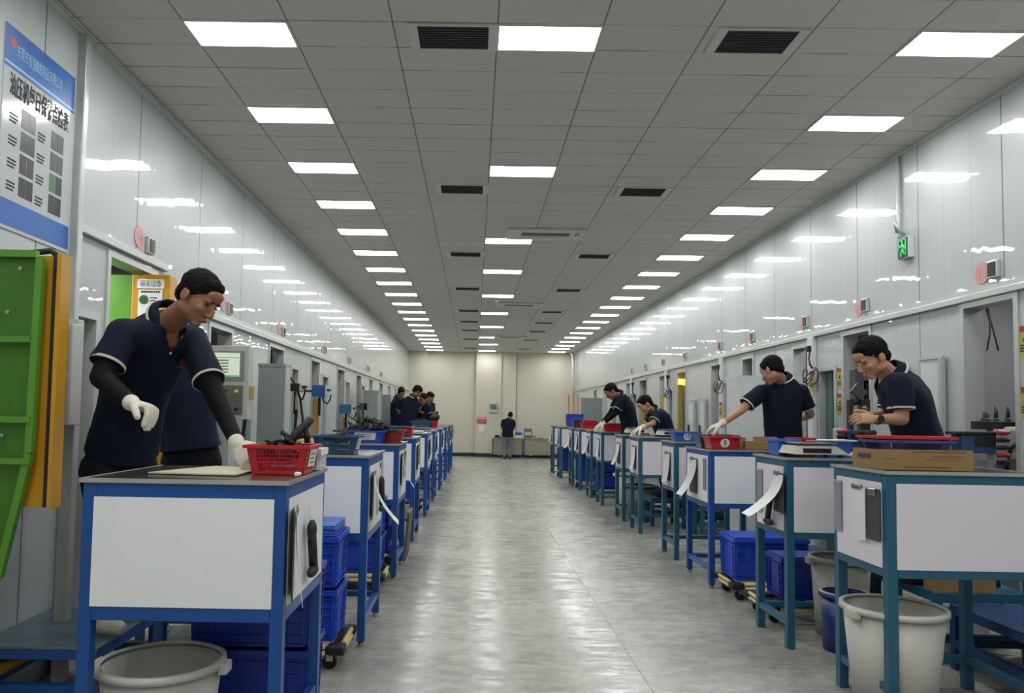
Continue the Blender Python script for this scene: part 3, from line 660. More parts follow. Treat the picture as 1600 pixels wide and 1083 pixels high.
stack(-1.055, 4.56, 2, M_CRATE, 'stacked before the second left table', w=.56, d=.38)
for k in range(4):
    t = MB().box(-.26, .26, -.175, .175, 0, .012, bev=.004).build('plastic_cover', M_BLUEB); t.location = (-1.055, 4.56 + (k % 2) * .006, .156 + 2 * .304 + k * .013)
    tag(t, 'light blue cover, %s of the pile on the crates before the second left table' % ('lowest', 'second lowest', 'second highest', 'topmost')[k], 'cover', 'pile of covers')
stack(-1.05, 6.45, 2, M_CRATE, 'stacked before the third left table')
stack(-1.05, 7.25, 2, M_CRATE_D, 'stacked inside the third left table frame', w=.52, d=.26)
stack(-1.08, 11.2, 1, M_CRATE, 'under the fifth left table', w=.5, d=.36)
stack(2.43, 6.38, 1, M_CRATE, 'before the bright blue right table', w=.6, d=.38, hs=.34)
stack(2.45, 5.72, 1, M_CRATE_D, 'behind the second right table', w=.38, d=.3, hs=.3)
stack(2.5, 14.0, 2, M_CRATE_D, 'stacked at the eighth right table', w=.5, d=.34)
stack(2.43, 15.6, 2, M_CRATE, 'stacked between the ninth and tenth right tables')
stack(2.35, 18.3, 2, M_CRATE_D, 'stacked at the eleventh right table', w=.4, d=.3)

def tub(label, loc, r0, r1, h, m, n=40, rimw=.016, cat='bin', rz=0, handles=True):
    r = empty('round_tub', loc, rz); tag(r, label, cat)
    MB().lathe([(.001, 0), (r0, 0), (r1, h - .02), (r1 - .006, h - .02), (r0 - .006, .008), (.001, .008)], n).build('body', m, r)
    MB().lathe([(r1 - .006, h), (r1 + rimw, h - .002), (r1 + rimw + .002, h - .03), (r1 + rimw - .006, h - .03), (r1 + rimw - .008, h - .012), (r1 - .006, h - .012)], n).build('rim', m, r)
    if handles:
        for s in (-1, 1): MB().box(s * (r1 + .022) - .02, s * (r1 + .022) + .02, -.04, .04, h - .055, h - .008, bev=.008).build('handle', m, r)
    return r
tub('large white round tub under the nearest left table', (-1.31, 3.26, 0), .2, .245, .41, M_BIN)
tub('large white round tub under the nearest right table', (2.19, 3.98, 0), .19, .238, .52, M_BIN, rz=.3)
tub('grey-white tall round tub behind the blue drum on the right', (2.55, 5.29, 0), .16, .19, .53, mat('grey_tub_plastic', '9c9a90', .45, var=.1))
d = tub('small blue drum with white rim behind the nearest right tub', (2.40, 4.93, 0), .13, .135, .37, mat('drum_blue', '14306e', .3), handles=False)
MB().lathe([(.13, .372), (.15, .37), (.15, .35), (.138, .35)], 32).build('rim_ring', M_BIN, d)
tub('dull olive round tub at the sixth right table', (2.42, 10.98, 0), .17, .215, .5, M_OLIVE)
tub('white round tub between the sixth and seventh right tables', (2.42, 11.6, 0), .2, .24, .62, M_BIN)
tub('white round tub at the tenth right table', (2.4, 16.5, 0), .18, .22, .55, M_BIN)
tub('dark grey tub under the fourth left table', (-1.0, 9.0, 0), .17, .2, .45, mat('dark_grey_tub', '4a4a46', .5))
t = MB().box(-.012, .012, -.22, .22, 0, .48, R=Matrix.Translation((-.68, 7.78, 0)) @ Matrix.Rotation(.08, 4, 'Y')).build('leaning_board', mat('brown_board', '6b5443', .7)); tag(t, 'brown board standing on the floor beyond the third left table', 'board')
t = MB().box(2.83, 3.2, 4.67, 4.8, .43, .53, bev=.004).build('carton', M_CARD); tag(t, 'flat brown carton lying on the teal platform', 'box')
t = MB().path([(XR - .03, 4.72, 1.0), (XR - .1, 4.75, .8), (XR - .2, 4.8, .6), (XR - .1, 4.9, .35), (XR - .03, 4.9, .1)], .014).build('floor_cable', M_RUBBER); tag(t, 'thick black cable hanging low on the right wall behind the platforms', 'cable')
t = MB().path([(-2.3, 2.6, .2), (-2.28, 3.2, .2), (-2.25, 3.5, .22), (-2.2, 4.1, .23), (-2.25, 4.5, .2)], .03, 12).build('yellow_pipe', M_YELLOW); tag(t, 'yellow pipe running low along the left wall', 'pipe')

# ================================================================== THINGS ON THE TABLES
# nearest left table
t = MB().prism([at(178, 737, 3.22).xy.to_3d() + V((0, 0, HL + .002))] if False else [V((-1.36, 3.16, HL + .002)), V((-.98, 3.12, HL + .002)), V((-.97, 3.5, HL + .002)), V((-1.22, 3.58, HL + .002))], (0, 0, .006)).build('work_board', M_CLOTH); tag(t, 'cream flat board lying on the nearest left table', 'board')
basket('red slotted basket on the nearest left table', (-.835, 3.32, HL + .001), .265, .23, .125, M_RED, 0, (18, 5), 'right')
crate('small white tray standing behind the red basket on the nearest left table', (-.765, 3.55, HL + .001), M_PAPER, .1, .14, .1)
t = MB().cap((-.73, 3.12, HL + .012), (-.722, 3.14, HL + .012), .01, .008).build('small_bottle_cap', M_PAPER); tag(t, 'tiny white cap near the aisle edge of the nearest left table', 'cap')
def pile(label, c, rx, ry, h, m, n, name='rubber_parts', lx=.05, th=.007, seed=1):   # loose rubber offcuts nobody could count
    rd = random.Random(seed); mb = MB()
    for k in range(n):
        a = rd.uniform(0, 2 * PI); q = math.sqrt(rd.random()); p = V(c) + V((rx * q * math.cos(a), ry * q * math.sin(a), h * (1 - q * q) * rd.uniform(.3, 1) + .01))
        dr = V((rd.uniform(-1, 1), rd.uniform(-1, 1), rd.uniform(-.5, .7))).normalized() * lx * rd.uniform(.4, 1)
        mb.path([p - dr, p + V((rd.uniform(-.01, .01), rd.uniform(-.01, .01), .012)), p + dr], th, 5)
    mb.ell(V(c) + V((0, 0, h * .25)), V((rx * .8, 0, 0)), V((0, ry * .8, 0)), V((0, 0, h * .5)), 14, 8)
    o = mb.build(name, m); tag(o, label, 'rubber parts', None, 'stuff'); return o
pile('black rubber parts heaped in the nearest red basket', (-.84, 3.32, HL + .07), .09, .07, .07, M_RUBBER, 40, seed=3)
t = MB(); t.path([(-.82, 3.36, HL + .12), (-.80, 3.38, HL + .17), (-.76, 3.40, HL + .21), (-.74, 3.41, HL + .24)], .02); t.path([(-.86, 3.36, HL + .18), (-.82, 3.38, HL + .15), (-.77, 3.4, HL + .16)], .011); t.path([(-.76, 3.4, HL + .2), (-.75, 3.4, HL + .13)], .014)
t = t.build('rubber_handle_tool', M_RUBBER); tag(t, 'black pistol-shaped tool sticking out of the nearest red basket', 'tool')
# second left table
basket('dark slate blue slotted basket on the second left table', (-.90, 5.0, HL + .001), .29, .24, .12, M_SLATE, 0, (16, 5), 'right')
pile('mixed dark parts in the slate blue basket', (-.90, 5.0, HL + .08), .1, .08, .05, M_RUBBER, 25, seed=5)
t = MB(); [t.ell((-1.12 + .05 * k, 4.98 + .03 * k, HL + .035), V((.05, 0, 0)), V((0, .06, 0)), V((0, 0, .034))) for k in range(2)]; t = t.build('pink_parts_bag', M_PINK); tag(t, 'pink soft bundle left of the slate blue basket', 'bundle')
t = MB().box(-1.36, -1.06, 5.12, 5.42, HL + .001, HL + .03).build('tray', M_DARK); tag(t, 'low dark tray at the back of the second left table', 'tray')
t = MB(); [t.ell((-1.25 + .07 * k, 5.25, HL + .06), V((.04, 0, 0)), V((0, .05, 0)), V((0, 0, .028))) for k in range(3)]; t = t.build('cloth_pads', M_KRAFT); tag(t, 'tan pads lying in the dark tray on the second left table', 'pads')
# third left table
basket('blue solid-walled basket with white label on the third left table', (-.98, 6.92, HL + .001), .34, .26, .11, mat('violet_blue_plastic', '2c48b8', .35), 0, None, 'front')
basket('dark red basket behind the blue one on the third left table', (-.82, 7.12, HL + .001), .32, .2, .115, mat('dark_red_plastic', '8a1820', .35), 0, None)
pile('heap of black rubber strips on the third left table', (-.97, 6.97, HL + .09), .2, .12, .12, M_RUBBER, 130, seed=8, lx=.08)
# fourth left table
basket('slate blue basket on the fourth left table', (-.9, 8.95, HL + .001), .34, .26, .12, mat('teal_blue_plastic', '2f5878', .35), 0, None)
t = basket('small red tray at the aisle side of the fourth left table', (-.745, 8.72, HL + .001), .06, .2, .12, M_RED, 0, None)
t = MB().box(-1.3, -.75, 10.85, 11.2, HL + .001, HL + .02).build('flat_tray', M_BIN); tag(t, 'pale flat tray on the fifth left table', 'tray')
t = MB().box(-1.35, -.75, 12.75, 13.2, HL + .001, HL + .03).build('flat_tray', M_STEEL); tag(t, 'steel flat tray on the sixth left table', 'tray')
basket('slate blue basket on the seventh left table', (-1.03, 14.75, HL + .001), .4, .28, .13, mat('teal_blue_plastic', '2f5878', .35), 0, None)
basket('red basket on the seventh left table', (-.77, 14.75, HL + .001), .12, .28, .14, M_RED, 0, None)
t = MB(); t.ell((-.78, 14.8, HL + .2), V((.1, 0, 0)), V((0, .1, 0)), V((.02, 0, .08))); t.ell((-.76, 14.82, HL + .27), V((.05, 0, 0)), V((0, .05, 0)), V((.02, 0, .06))); t = t.build('black_sack', M_RUBBER); tag(t, 'black peaked sack in the red basket on the seventh left table', 'sack')
pile('black rubber strips in the far slate blue basket', (-1.02, 14.75, HL + .1), .15, .1, .07, M_RUBBER, 40, seed=11)

# right row
def carton_tray(label, loc, w, d, h, rz):
    r = empty('carton_tray', loc, rz); tag(r, label, 'box'); mb = MB(); t = .005
    mb.box(-w / 2, w / 2, -d / 2, d / 2, 0, t); mb.box(-w / 2, w / 2, -d / 2, -d / 2 + t, t, h); mb.box(-w / 2, w / 2, d / 2 - t, d / 2, t, h); mb.box(-w / 2, -w / 2 + t, -d / 2 + t, d / 2 - t, t, h); mb.box(w / 2 - t, w / 2, -d / 2 + t, d / 2 - t, t, h)
    mb.build('body', M_CARD, r); rd = random.Random(4); g = MB(); ink = mat('carton_print', '4c3d29', .8)
    for row, (x0, x1, z, th) in enumerate(((-.06, .2, h * .86, .006), (.04, .2, h * .66, .004), (.04, .17, h * .55, .002), (.04, .19, h * .46, .002), (-.1, .12, h * .12, .005), (-.2, -.16, h * .52, .004), (0, .03, h * .5, .003))):
        x = x0
        while x < x1: l = rd.uniform(.004, .014); g.box(x, x + l, -d / 2 - .0008, -d / 2, z, z + th); x += l + .003
    g.build('print', ink, r)
    for sx in (-1, 1): MB().box(sx * w / 2 - .006, sx * w / 2 + .006, -.06, .06, h * .55, h * .75).build('hand_slot', M_BCLIP, r)
    return r
carton_tray('long low brown carton tray on the nearest right table', (2.278, 3.95, HR + .001), .488, .24, .102, 0.0)
basket('blue slotted basket lying in the carton tray', (2.25, 3.95, HR + .05), .37, .19, .1, mat('violet_basket_plastic', '3c3f78', .4), 0, (24, 1), name='basket')
basket('red shallow basket nested on top of the blue one in the carton tray', (2.25, 3.95, HR + .142), .39, .2, .028, M_RED, 0, None)
# weighing scales
def make_scale():
    r = empty('weighing_scale', (0, 0, 0)); tag(r, 'x', 'scale')
    MB().hexa([(-.16, -.13, .02), (.2, -.13, .02), (.2, .13, .02), (-.16, .13, .02), (-.14, -.11, .075), (.12, -.11, .075), (.12, .11, .075), (-.14, .11, .075)]).build('body', M_BIN, r)
    MB().box(-.13, .13, -.12, .12, .084, .096, bev=.004).build('pan', M_STEEL, r); MB().box(-.1, .08, -.132, -.115, .03, .06).build('display', M_DARK, r)
    for x in (-.13, .15):
        for y in (-.1, .1): MB().tube((x, y, 0), (x, y, .022), .015).build('foot', M_RUBBER, r)
    return r
sc = make_scale()
put(sc, False, (2.25, 5.07, HR + .001), 'white weighing scale on the second right table')
put(sc, True, (2.56, 9.9, HR + .001), 'grey-white weighing scale on the fifth right table')
put(sc, True, (2.36, 11.0, HR + .001), 'grey-white weighing scale on the sixth right table')
basket('blue basket on the second right table beside the scale', (2.16, 5.3, HR + .001), .14, .2, .11, M_BLUEB, 0, None)
basket('red basket behind the white scale on the second right table', (2.3, 5.34, HR + .001), .12, .16, .12, M_RED, 0, None)
t = MB().box(2.36, 2.62, 5.26, 5.42, HR + .001, HR + .10).build('flat_box', M_BLUEB); tag(t, 'blue flat box behind the white scale', 'box')
t = MB().box(2.3, 2.66, 5.25, 5.43, HR + .101 + .02, HR + .13).build('sheet', M_PAPER); t.location.z = -.02; tag(t, 'white sheet lying on the blue flat box', 'sheet')
basket('red basket numbered 5 on the bright blue right table', (2.22, 6.8, HB + .001), .27, .22, .11, M_RED, 0, None, number='5')
basket('clear grey tray beside the basket numbered 5', (2.25, 7.06, HB + .001), .36, .2, .12, mat('smoky_blue_tray', '38456a', .3), 0, None)
basket('blue basket numbered 15 on the fourth right table', (2.24, 8.05, HR + .001), .28, .22, .1, M_BLUEB, 0, None, number='15')
t = MB(); t.box(-.11, .11, -.06, .06, 0, .07); t.box(.0, .21, .02, .05, 0, .11); t.box(-.14, -.08, .0, .06, 0, .1); t = t.build('cut_cartons', M_CARD); t.location = (2.56, 6.9, HB + .001); tag(t, 'brown cut-down cartons beside the basket numbered 5', 'box')
t = MB(); t.ell((2.45, 7.08, HB + .06), V((.06, 0, 0)), V((0, .05, 0)), V((0, 0, .06))); t = t.build('dark_part', M_DARK); tag(t, 'dark moulded part under the gloved hand on the bright blue table', 'part')
basket('red basket on the seventh right table', (2.33, 12.75, HR + .001), .34, .24, .14, M_RED, 0, None)
t = MB().box(2.52, 2.64, 12.7, 12.9, HR + .001, HR + .13).build('small_box', M_SLATE); tag(t, 'small slate box right of the red basket on the seventh right table', 'box')
basket('red basket on the ninth right table', (2.30, 15.3, HR + .001), .28, .22, .12, M_RED, 0, None)
basket('smaller red basket behind the one on the ninth right table', (2.36, 15.53, HR + .001), .26, .14, .17, M_RED, 0, None)
basket('dull maroon basket on the tenth right table', (2.25, 16.3, HR + .001), .26, .24, .17, mat('maroon_plastic', '5a2a36', .4), 0, None)
basket('dark blue basket numbered 1 on the tenth right table', (2.55, 16.26, HR + .001), .2, .16, .14, mat('dark_blue_plastic', '21355e', .4), 0, None, number='1')
crate('bright blue crate standing high on the far right tables', (2.42, 18.25, HR + .001), M_CRATE, .38, .3, .3)
# gloves lying on the second table
def lying_glove(label, loc, rz):
    mb = MB(); mb.ell((0, 0, .014), V((.05, 0, 0)), V((0, .04, 0)), V((0, 0, .014)))
    for k in range(4): a = -.35 + k * .22; mb.cap((.03, -.03 + k * .02, .012), (.03 + .075 * math.cos(a), -.03 + k * .02 + .075 * math.sin(a), .01 + .012 * (k % 2)), .011, .009)
    mb.cap((-.01, .03, .014), (.03, .08, .01), .012, .009)
    o = bake(mb, 'work_glove', M_GLOVE, .004, 3); o.location = loc; o.rotation_euler = (0, 0, rz); tag(o, label, 'glove'); return o
lying_glove('white glove lying flat at the aisle-far end of the scale table', (2.60, 4.96, HR), 2.6)
lying_glove('white glove lying crumpled behind the carton tray', (2.62, 5.12, HR), 1.2)
lying_glove('white glove with fingers up near the valve block', (2.7, 5.2, HR), .3)

# ================================================================== PAPERS AND CLIPBOARDS ON THE AISLE SIDES
def hanging(side, x, y, z, curl, board, label, yaw=0, ln=.3, wd=.1):
    r = empty('clipboard', (x, y, z), yaw); s = side; tag(r, label, 'clipboard')
    MB().box(*sorted((s * .004, s * .010)), -wd - .01, wd + .01, -ln, 0, bev=.001).build('board', board, r)
    rg = MB(); n = 8; P = []
    for k in range(n + 1):
        q = k / n; P.append((s * (.016 + curl * q * q), -.03 - .18 * curl * q, -.01 - ln * 1.02 * q))
    for k in range(n):
        a, b = P[k], P[k + 1]
        rg.hexa([(a[0], a[1] - wd, a[2]), (a[0], a[1] + wd, a[2]), (b[0], b[1] + wd, b[2]), (b[0], b[1] - wd, b[2]), (a[0] + s * .002, a[1] - wd, a[2]), (a[0] + s * .002, a[1] + wd, a[2]), (b[0] + s * .002, b[1] + wd, b[2]), (b[0] + s * .002, b[1] - wd, b[2])])
    rg.build('paper', M_PAPER, r)
    c = MB(); c.box(*sorted((s * .008, s * .024)), -.05, .05, -.02, .005, bev=.003); c.tube((s * .02, -.05, .005), (s * .02, .05, .005), .007); c.build('clip', M_CHROME, r); return r
def sleeve(x, s, y, z, label, ln=.26, wd=.19):
    r = empty('document_sleeve', (x, y, z)); tag(r, label, 'document sleeve')
    MB().box(*sorted((s * .004, s * .007)), -wd / 2, wd / 2, -ln, 0).build('sleeve', M_SLEEVE, r); MB().box(*sorted((s * .007, s * .0085)), -wd / 2, wd / 2, -.01, 0).build('edge', M_FRAME, r)
def magnet_thing(x, s, y, z, label):   # bagged black moulding hanging on the panel
    r = empty('hanging_sample', (x, y, z)); tag(r, label, 'sample part')
    m = MB(); m.ell((s * .03, 0, -.1), V((.02, 0, 0)), V((0, .05, 0)), V((0, 0, .045))); m.path([(s * .03, .0, -.12), (s * .03, .03, -.2), (s * .03, .05, -.26)], .02); m.ell((s * .03, .04, -.28), V((.02, 0, 0)), V((0, .08, 0)), V((0, 0, .025))); m.build('moulded_part', M_RUBBER, r)
    MB().path([(s * .015, 0, 0), (s * .02, .005, -.05), (s * .025, 0, -.09)], .006).build('bag_neck', M_PAPER, r)
X1 = XLS[0] + .006
hanging(1, X1, 3.02, 1.08, .03, M_BCLIP, 'black clipboards with paper hung on the nearest left table', .25, .34)
magnet_thing(X1, 1, 3.26, 1.06, 'black moulded sample bagged on the side of the nearest left table')
X1 = XLS[1] + .006
hanging(1, X1, 4.95, 1.08, .16, M_BCLIP, 'clipboard with flared white sheets on the second left table', .1, .3)
magnet_thing(X1, 1, 5.22, 1.09, 'black moulded sample hung on the side of the second left table')
for i, y in enumerate(YL[2:]):
    X1 = XLS[i + 2] + .006
    hanging(1, X1, y + .2, 1.1, (.1, .04, .08, .03, .1, .14, .18, .2)[i], M_BCLIP, 'clipboard with white paper on the %s left table' % ORD[i + 2], .1, .28)
    sleeve(X1, 1, y + .52, 1.12, 'clear document sleeve on the %s left table' % ORD[i + 2])
sleeve(XLS[1] + .006, 1, 5.42, 1.12, 'clear document sleeve on the second left table', .2, .12)
X2 = XRS[0] - .006
cl = hanging(-1, X2, 3.985, 1.13, .0, M_PAPER, 'white paper sheets clipped on the nearest right table', 0, .26, .05)
r = empty('clipboard', (X2, 3.84, 1.13)); tag(r, 'bare dark brown clipboard on the nearest right table', 'clipboard')
MB().box(-.012, -.006, -.06, .06, -.26, 0, bev=.002).build('board', M_BCLIP, r); MB().box(-.022, -.012, -.035, .035, -.035, .0, bev=.003).build('clip', M_CHROME, r)
sleeve(X2, -1, 4.22, 1.14, 'long clear document sleeve on the nearest right table', .28, .08)
X2 = XRS[1] - .006
hanging(-1, X2, 5.02, 1.12, .22, M_BCLIP, 'clipboard with flying white strip on the second right table', -.1, .26)
magnet_thing(X2, -1, 5.1, 1.06, 'grey bagged sample hung on the second right table')
sleeve(X2, -1, 5.36, 1.12, 'clear document sleeve on the second right table', .3, .1)
X2 = XRS[2] - .006
hanging(-1, X2, 7.05, 1.1, .14, M_BCLIP, 'clipboard with curled paper on the bright blue right table', 0, .32)
sleeve(X2, -1, 6.72, 1.12, 'clear document sleeve on the bright blue right table', .28, .08)
for i, (y, k) in enumerate(YR[3:]):
    X2 = XRS[i + 3] - .006
    hanging(-1, X2, y + .25, 1.1, (.04, .04, .09, .02, .1, .04, .12, .05, .06)[i], M_BCLIP, 'clipboard with white paper on the %s right table' % ORD[i + 3], 0, .3)

# ================================================================== MACHINES AND CABINETS
def on_wall_text(): pass
# nearest press guard on the left
r = empty('press_guard', (-2.1, 3.18, .9)); tag(r, 'green and yellow press guard at the far left edge, below the poster', 'machine guard')
def L(p, y, o=V((-2.1, 3.18, .9))): return at(p[0], p[1], y) - o
pl = [V((-2.34, 3.2, at(0, 402, 3.2).z)), at(62, 404, 3.2), at(44, 707, 3.2), at(34, 750, 3.2), at(-4, 900, 3.2), V((-2.34, 3.2, at(-100, 1000, 3.2).z))]
o = V((-2.1, 3.18, .9)); MB().prism([p - o for p in pl], (0, .02, 0)).build('guard_plate', M_GREEND, r)
bd = MB()
for a, b in zip(pl[:-1], pl[1:]):
    d = (b - a).normalized(); nn = V((0, -1, 0)).cross(d) * .03; bd.hexa([a - o, b - o, b - o + nn, a - o + nn, a - o + V((0, -.03, 0)), b - o + V((0, -.03, 0)), b - o + nn + V((0, -.03, 0)), a - o + nn + V((0, -.03, 0))])
bd.build('border_flange', M_GREEN, r)
for y in (530, 655, 720):
    a, b = V((-2.33, 3.18, at(0, y, 3.18).z)), at(50, y, 3.18); MB().box(a.x - o.x, b.x - o.x, -.02, .0, b.z - o.z - .015, b.z - o.z + .01).build('rib', M_GREEN, r)
for px, py in ((14, 488), (34, 420), (5, 680)): p = at(px, py, 3.18) - o; MB().tube(p, p + V((0, -.012, 0)), .008).build('bolt', M_CHROME, r)
def strip(name, m, x0, x1, yb0, yt, y, dz=.05, par=r):
    a, b, c, d = at(x0[1], yb0, y) - o, at(x1[1], yb0, y) - o, at(x1[0], yt, y) - o, at(x0[0], yt, y) - o
    return MB().prism([a, b, c, d], (0, dz, 0)).build(name, m, par)
strip('yellow_plate', M_YELLOW, (58, 30), (84, 66), 793, 400, 3.23); strip('black_seal', M_RUBBER, (84, 66), (90, 72), 793, 396, 3.21, .07); strip('yellow_edge', M_YELLOW, (90, 72), (97, 78), 795, 396, 3.2, .08)
t = MB(); t.path([at(-60, 402, 3.3), at(0, 396, 3.3), at(40, 396, 3.32), at(80, 392, 3.34), at(90, 400, 3.34)], .014); t = t.build('hose', M_RUBBER); tag(t, 'black hose lying along the top of the nearest green press guard', 'hose')
r = empty('post', (-2.15, 4.02, 0)); tag(r, 'tall light grey post beside the poster wall, left of the nearest man', 'post')
MB().box(-.035, .03, -.03, .03, 0, 1.94, bev=.004).build('shaft', M_LGREY, r); MB().box(-.06, .06, -.05, .05, 0, .01).build('foot_plate', M_LGREY, r)
def panel_box(name, label, x0, x1, y, z0, z1, dep=.12, m=M_LGREY):
    r = empty(name, ((x0 + x1) / 2, y, z0)); tag(r, label, 'console'); w = (x1 - x0) / 2; h = z1 - z0
    MB().box(-w, w, 0, dep, 0, h, bev=.006).build('housing', m, r)
    MB().box(-w * .82, w * .82, -.006, .0, h * .52, h * .93, bev=.002).build('bezel', M_GREYCAB if m != M_GREYCAB else M_DARK, r)
    s = MB().box(-w * .72, w * .6, -.009, -.006, h * .58, h * .9).build('screen', M_SCREEN, r)
    MB().box(-w * .7, w * .58, -.0105, -.009, h * .585, h * .60).build('screen_bar', M_SCRG, s); MB().box(-w * .7, w * .58, -.0105, -.009, h * .83, h * .84).build('screen_bar', M_SCRG, s)
    g = MB()
    for k in range(5): g.box(-w * .66, w * .1, -.0105, -.009, h * (.63 + k * .04), h * (.645 + k * .04))
    g.build('screen_rows', mat('screen_text', '6d746c', .4), s)
    MB().box(-w * .78, w * .78, -.006, 0, h * .06, h * .46, bev=.002).build('switch_plate', mat('brushed_plate', '7b7a74', .35, metal=.5), r)
    for i in range(3):
        for j in range(3):
            p = (-w * .5 + i * w * .5, -.006, h * (.38 - j * .12)); MB().tube(p, (p[0], -.03, p[2]), .012, .010).build('switch_knob', (M_CHROME, M_DARK, M_SCRG)[(i + j) % 3], r)
    return r
p = panel_box('operator_console', 'light grey control panel with lit screen behind the nearest left worker', at(318, 600, 5.75).x, at(388, 600, 5.75).x, 5.75, at(350, 655, 5.75).z, at(350, 540, 5.75).z)
MB().box(-.02, .02, .05, .09, -(p.location.z - .02), 0).build('stand', M_LGREY, p); MB().box(-.15, .15, -.08, .2, -p.location.z, -(p.location.z - .02)).build('base_plate', M_LGREY, p)
p = panel_box('operator_console', 'light grey control panel partly hidden behind the yellow guard edge', -2.27, at(110, 600, 3.88).x, 3.88, at(100, 665, 3.88).z, at(100, 505, 3.88).z, .11)
# second green and yellow press with its signs
r = empty('press_machine', (-2.35, 5.3, 0)); tag(r, 'green and yellow press with a white sign, behind the nearest left worker', 'press machine')
xl, xs, xr2 = at(150, 450, 5.3).x + 2.35, at(209, 450, 5.3).x + 2.35, at(268, 450, 5.3).x + 2.35; zt = at(230, 430, 5.3).z
MB().box(xl, xs, 0, .12, .2, zt, bev=.004).build('green_side', M_GREEN, r); f = MB().box(xs, xr2, -.03, .1, .0, zt, bev=.006).build('yellow_column', M_YELLOW, r)
MB().box(xs + .02, xr2 - .02, .0, .1, .0, .0 + .01).build('foot', M_YELLOW, r)
cx = (xs + xr2) / 2; MB().box(cx - .095, cx + .095, -.034, -.03, zt - .1, zt - .035).build('sign_plate', M_PAPER, r)
text('研发设备', .05, mat('sign_grey_ink', '8b8b8f', .6), r, face_m((cx, -.036, zt - .0675), (1, 0, 0), (0, 0, 1)), width=.15)
MB().box(cx - .085, cx + .085, -.034, -.03, zt - .3, zt - .11).build('notice_plate', M_PAPER, r)
g = MB(); [g.box(cx - .065 + k * .017, cx - .053 + k * .017, -.036, -.034, zt - .13, zt - .118) for k in range(8)]; [g.box(cx + .0, cx + .05, -.036, -.034, zt - .17 - k * .02, zt - .163 - k * .02) for k in range(4)]; g.build('notice_print', M_BLACKINK, r)
MB().tube((cx - .045, -.034, zt - .18), (cx - .045, -.037, zt - .18), .032, .032, 24).build('notice_picture', M_PHOTOG, r)
# grey cabinets on the left
def cabinet(label, x0, x1, y, zt, d=.45, m=M_GREYCAB, z0=0.0):
    r = empty('electrical_cabinet', ((x0 + x1) / 2, y, z0)); tag(r, label, 'cabinet'); w = (x1 - x0) / 2
    MB().box(-w, w, 0, d, .06, zt - z0, bev=.006).build('body', m, r); MB().box(-w + .02, w - .02, .02, d - .02, 0, .06).build('plinth', M_DARK, r)
    MB().box(w, w + .012, .02, d - .02, .1, zt - z0 - .03, bev=.003).build('door', M_LGREY, r); MB().box(w + .012, w + .022, .05, .07, (zt - z0) * .5, (zt - z0) * .5 + .12).build('handle', M_DARK, r)
    MB().box(-w - .004, w + .004, -.004, d + .004, zt - z0 - .03, zt - z0).build('top_cap', m, r); return r
cabinet('tall grey cabinet behind the nearest red basket, left side', at(403, 600, 7.3).x, at(444, 600, 7.3).x, 7.3, at(420, 568, 7.3).z, .22)
cabinet('tall grey cabinet on the left wall, nearest of the far group', at(574, 640, 15.5).x, at(595, 640, 15.5).x, 15.0, at(585, 611, 15.3).z, .4)
cabinet('tall grey cabinet on the left wall, middle of the far group', at(598, 640, 17.4).x, at(611, 640, 17.4).x, 17.25, at(605, 617, 17.4).z, .4)
cabinet('tall grey cabinet on the left wall, farthest of the far group', at(612, 640, 19.2).x, at(620, 640, 19.2).x, 19.2, at(616, 619, 19.2).z, .4)
r = cabinet('white cabinet with flat front behind the man reaching to the basket', at(1155, 640, 8.9).x, 3.44, 8.95, at(1170, 587, 8.95).z, .4, M_WHITE)
MB().box(-.12, .12, -.008, 0, .15, 1.86, bev=.003).build('front_panel', M_WHITE, r)
cabinet('grey cabinet near the far end of the right row', at(911, 640, 18.9).x, at(941, 640, 18.9).x, 18.9, at(925, 622, 18.9).z, .4)
for i, px in enumerate((891, 898.5, 905)):
    p = at(px, 640, 19.3); t = MB().tube((p.x, 19.6, .0), (p.x, 19.6, at(px, 617, 19.6).z), .022).build('copper_pole', M_ROD); tag(t, 'thin copper-coloured upright pole, %s of three beside the far cabinet' % ('left', 'middle', 'right')[i], 'pole')
# junction boxes on arms, hoses, tan strips
def arm_box(label, px0, px1, py0, py1, y, m):
    a, b = at(px0, py1, y), at(px1, py0, y); r = empty('arm_control_box', (a.x, y, a.z)); tag(r, label, 'control box', 'control boxes on arms along the left wall'); w, h = b.x - a.x, b.z - a.z
    MB().box(0, w, 0, .16, 0, h, bev=.006).build('housing', m, r); MB().box(w, w + .02, .0, .16, 0, h, bev=.003).build('face', M_LGREY, r)
    for k in range(3): MB().tube((w + .02, .04 + k * .04, h * .6), (w + .06, .04 + k * .04, h * .6), .016, .014).build('knob', M_DARK, r)
    MB().tube((w * .5, .08, -.005), (w * .5, .08, -.25), .02).tube((w * .5, .08, h * .5), (XL - a.x, .08, h * .5), .015).build('arm', M_DARK, r)
    MB().path([(w * .7, .1, 0), (w * .8, .1, -.06), (w * 1.1, .1, -.09), (w * 1.3, .1, -.03), (w * 1.35, .1, .03)], .011).build('cable', M_RUBBER, r)
arm_box('bright blue control box on a wall arm, nearest on the left', 487, 508, 602, 620, 10.0, M_BLUEBOX)
arm_box('mid blue control box on a wall arm, second on the left', 530, 549, 632, 646, 13.0, mat('teal_control_box', '255f8a', .4))
arm_box('dark grey control box on a wall arm, third on the left', 561, 573, 630, 641, 15.0, mat('slate_control_box', '39414f', .4))
arm_box('black control box beside the tall grey cabinet', 451, 468, 599, 611, 8.1, M_DARK)
def hose(label, pts, r=.014, nm='hose'):
    t = MB().path(pts, r).build(nm, M_RUBBER); tag(t, label, 'hose')
hose('outer black hose hanging beside the tall grey cabinet', [at(452, 588, 8.3), at(461, 600, 8.3), at(469, 622, 8.3), at(473, 655, 8.3), at(471, 692, 8.3), at(470, 720, 8.3)])
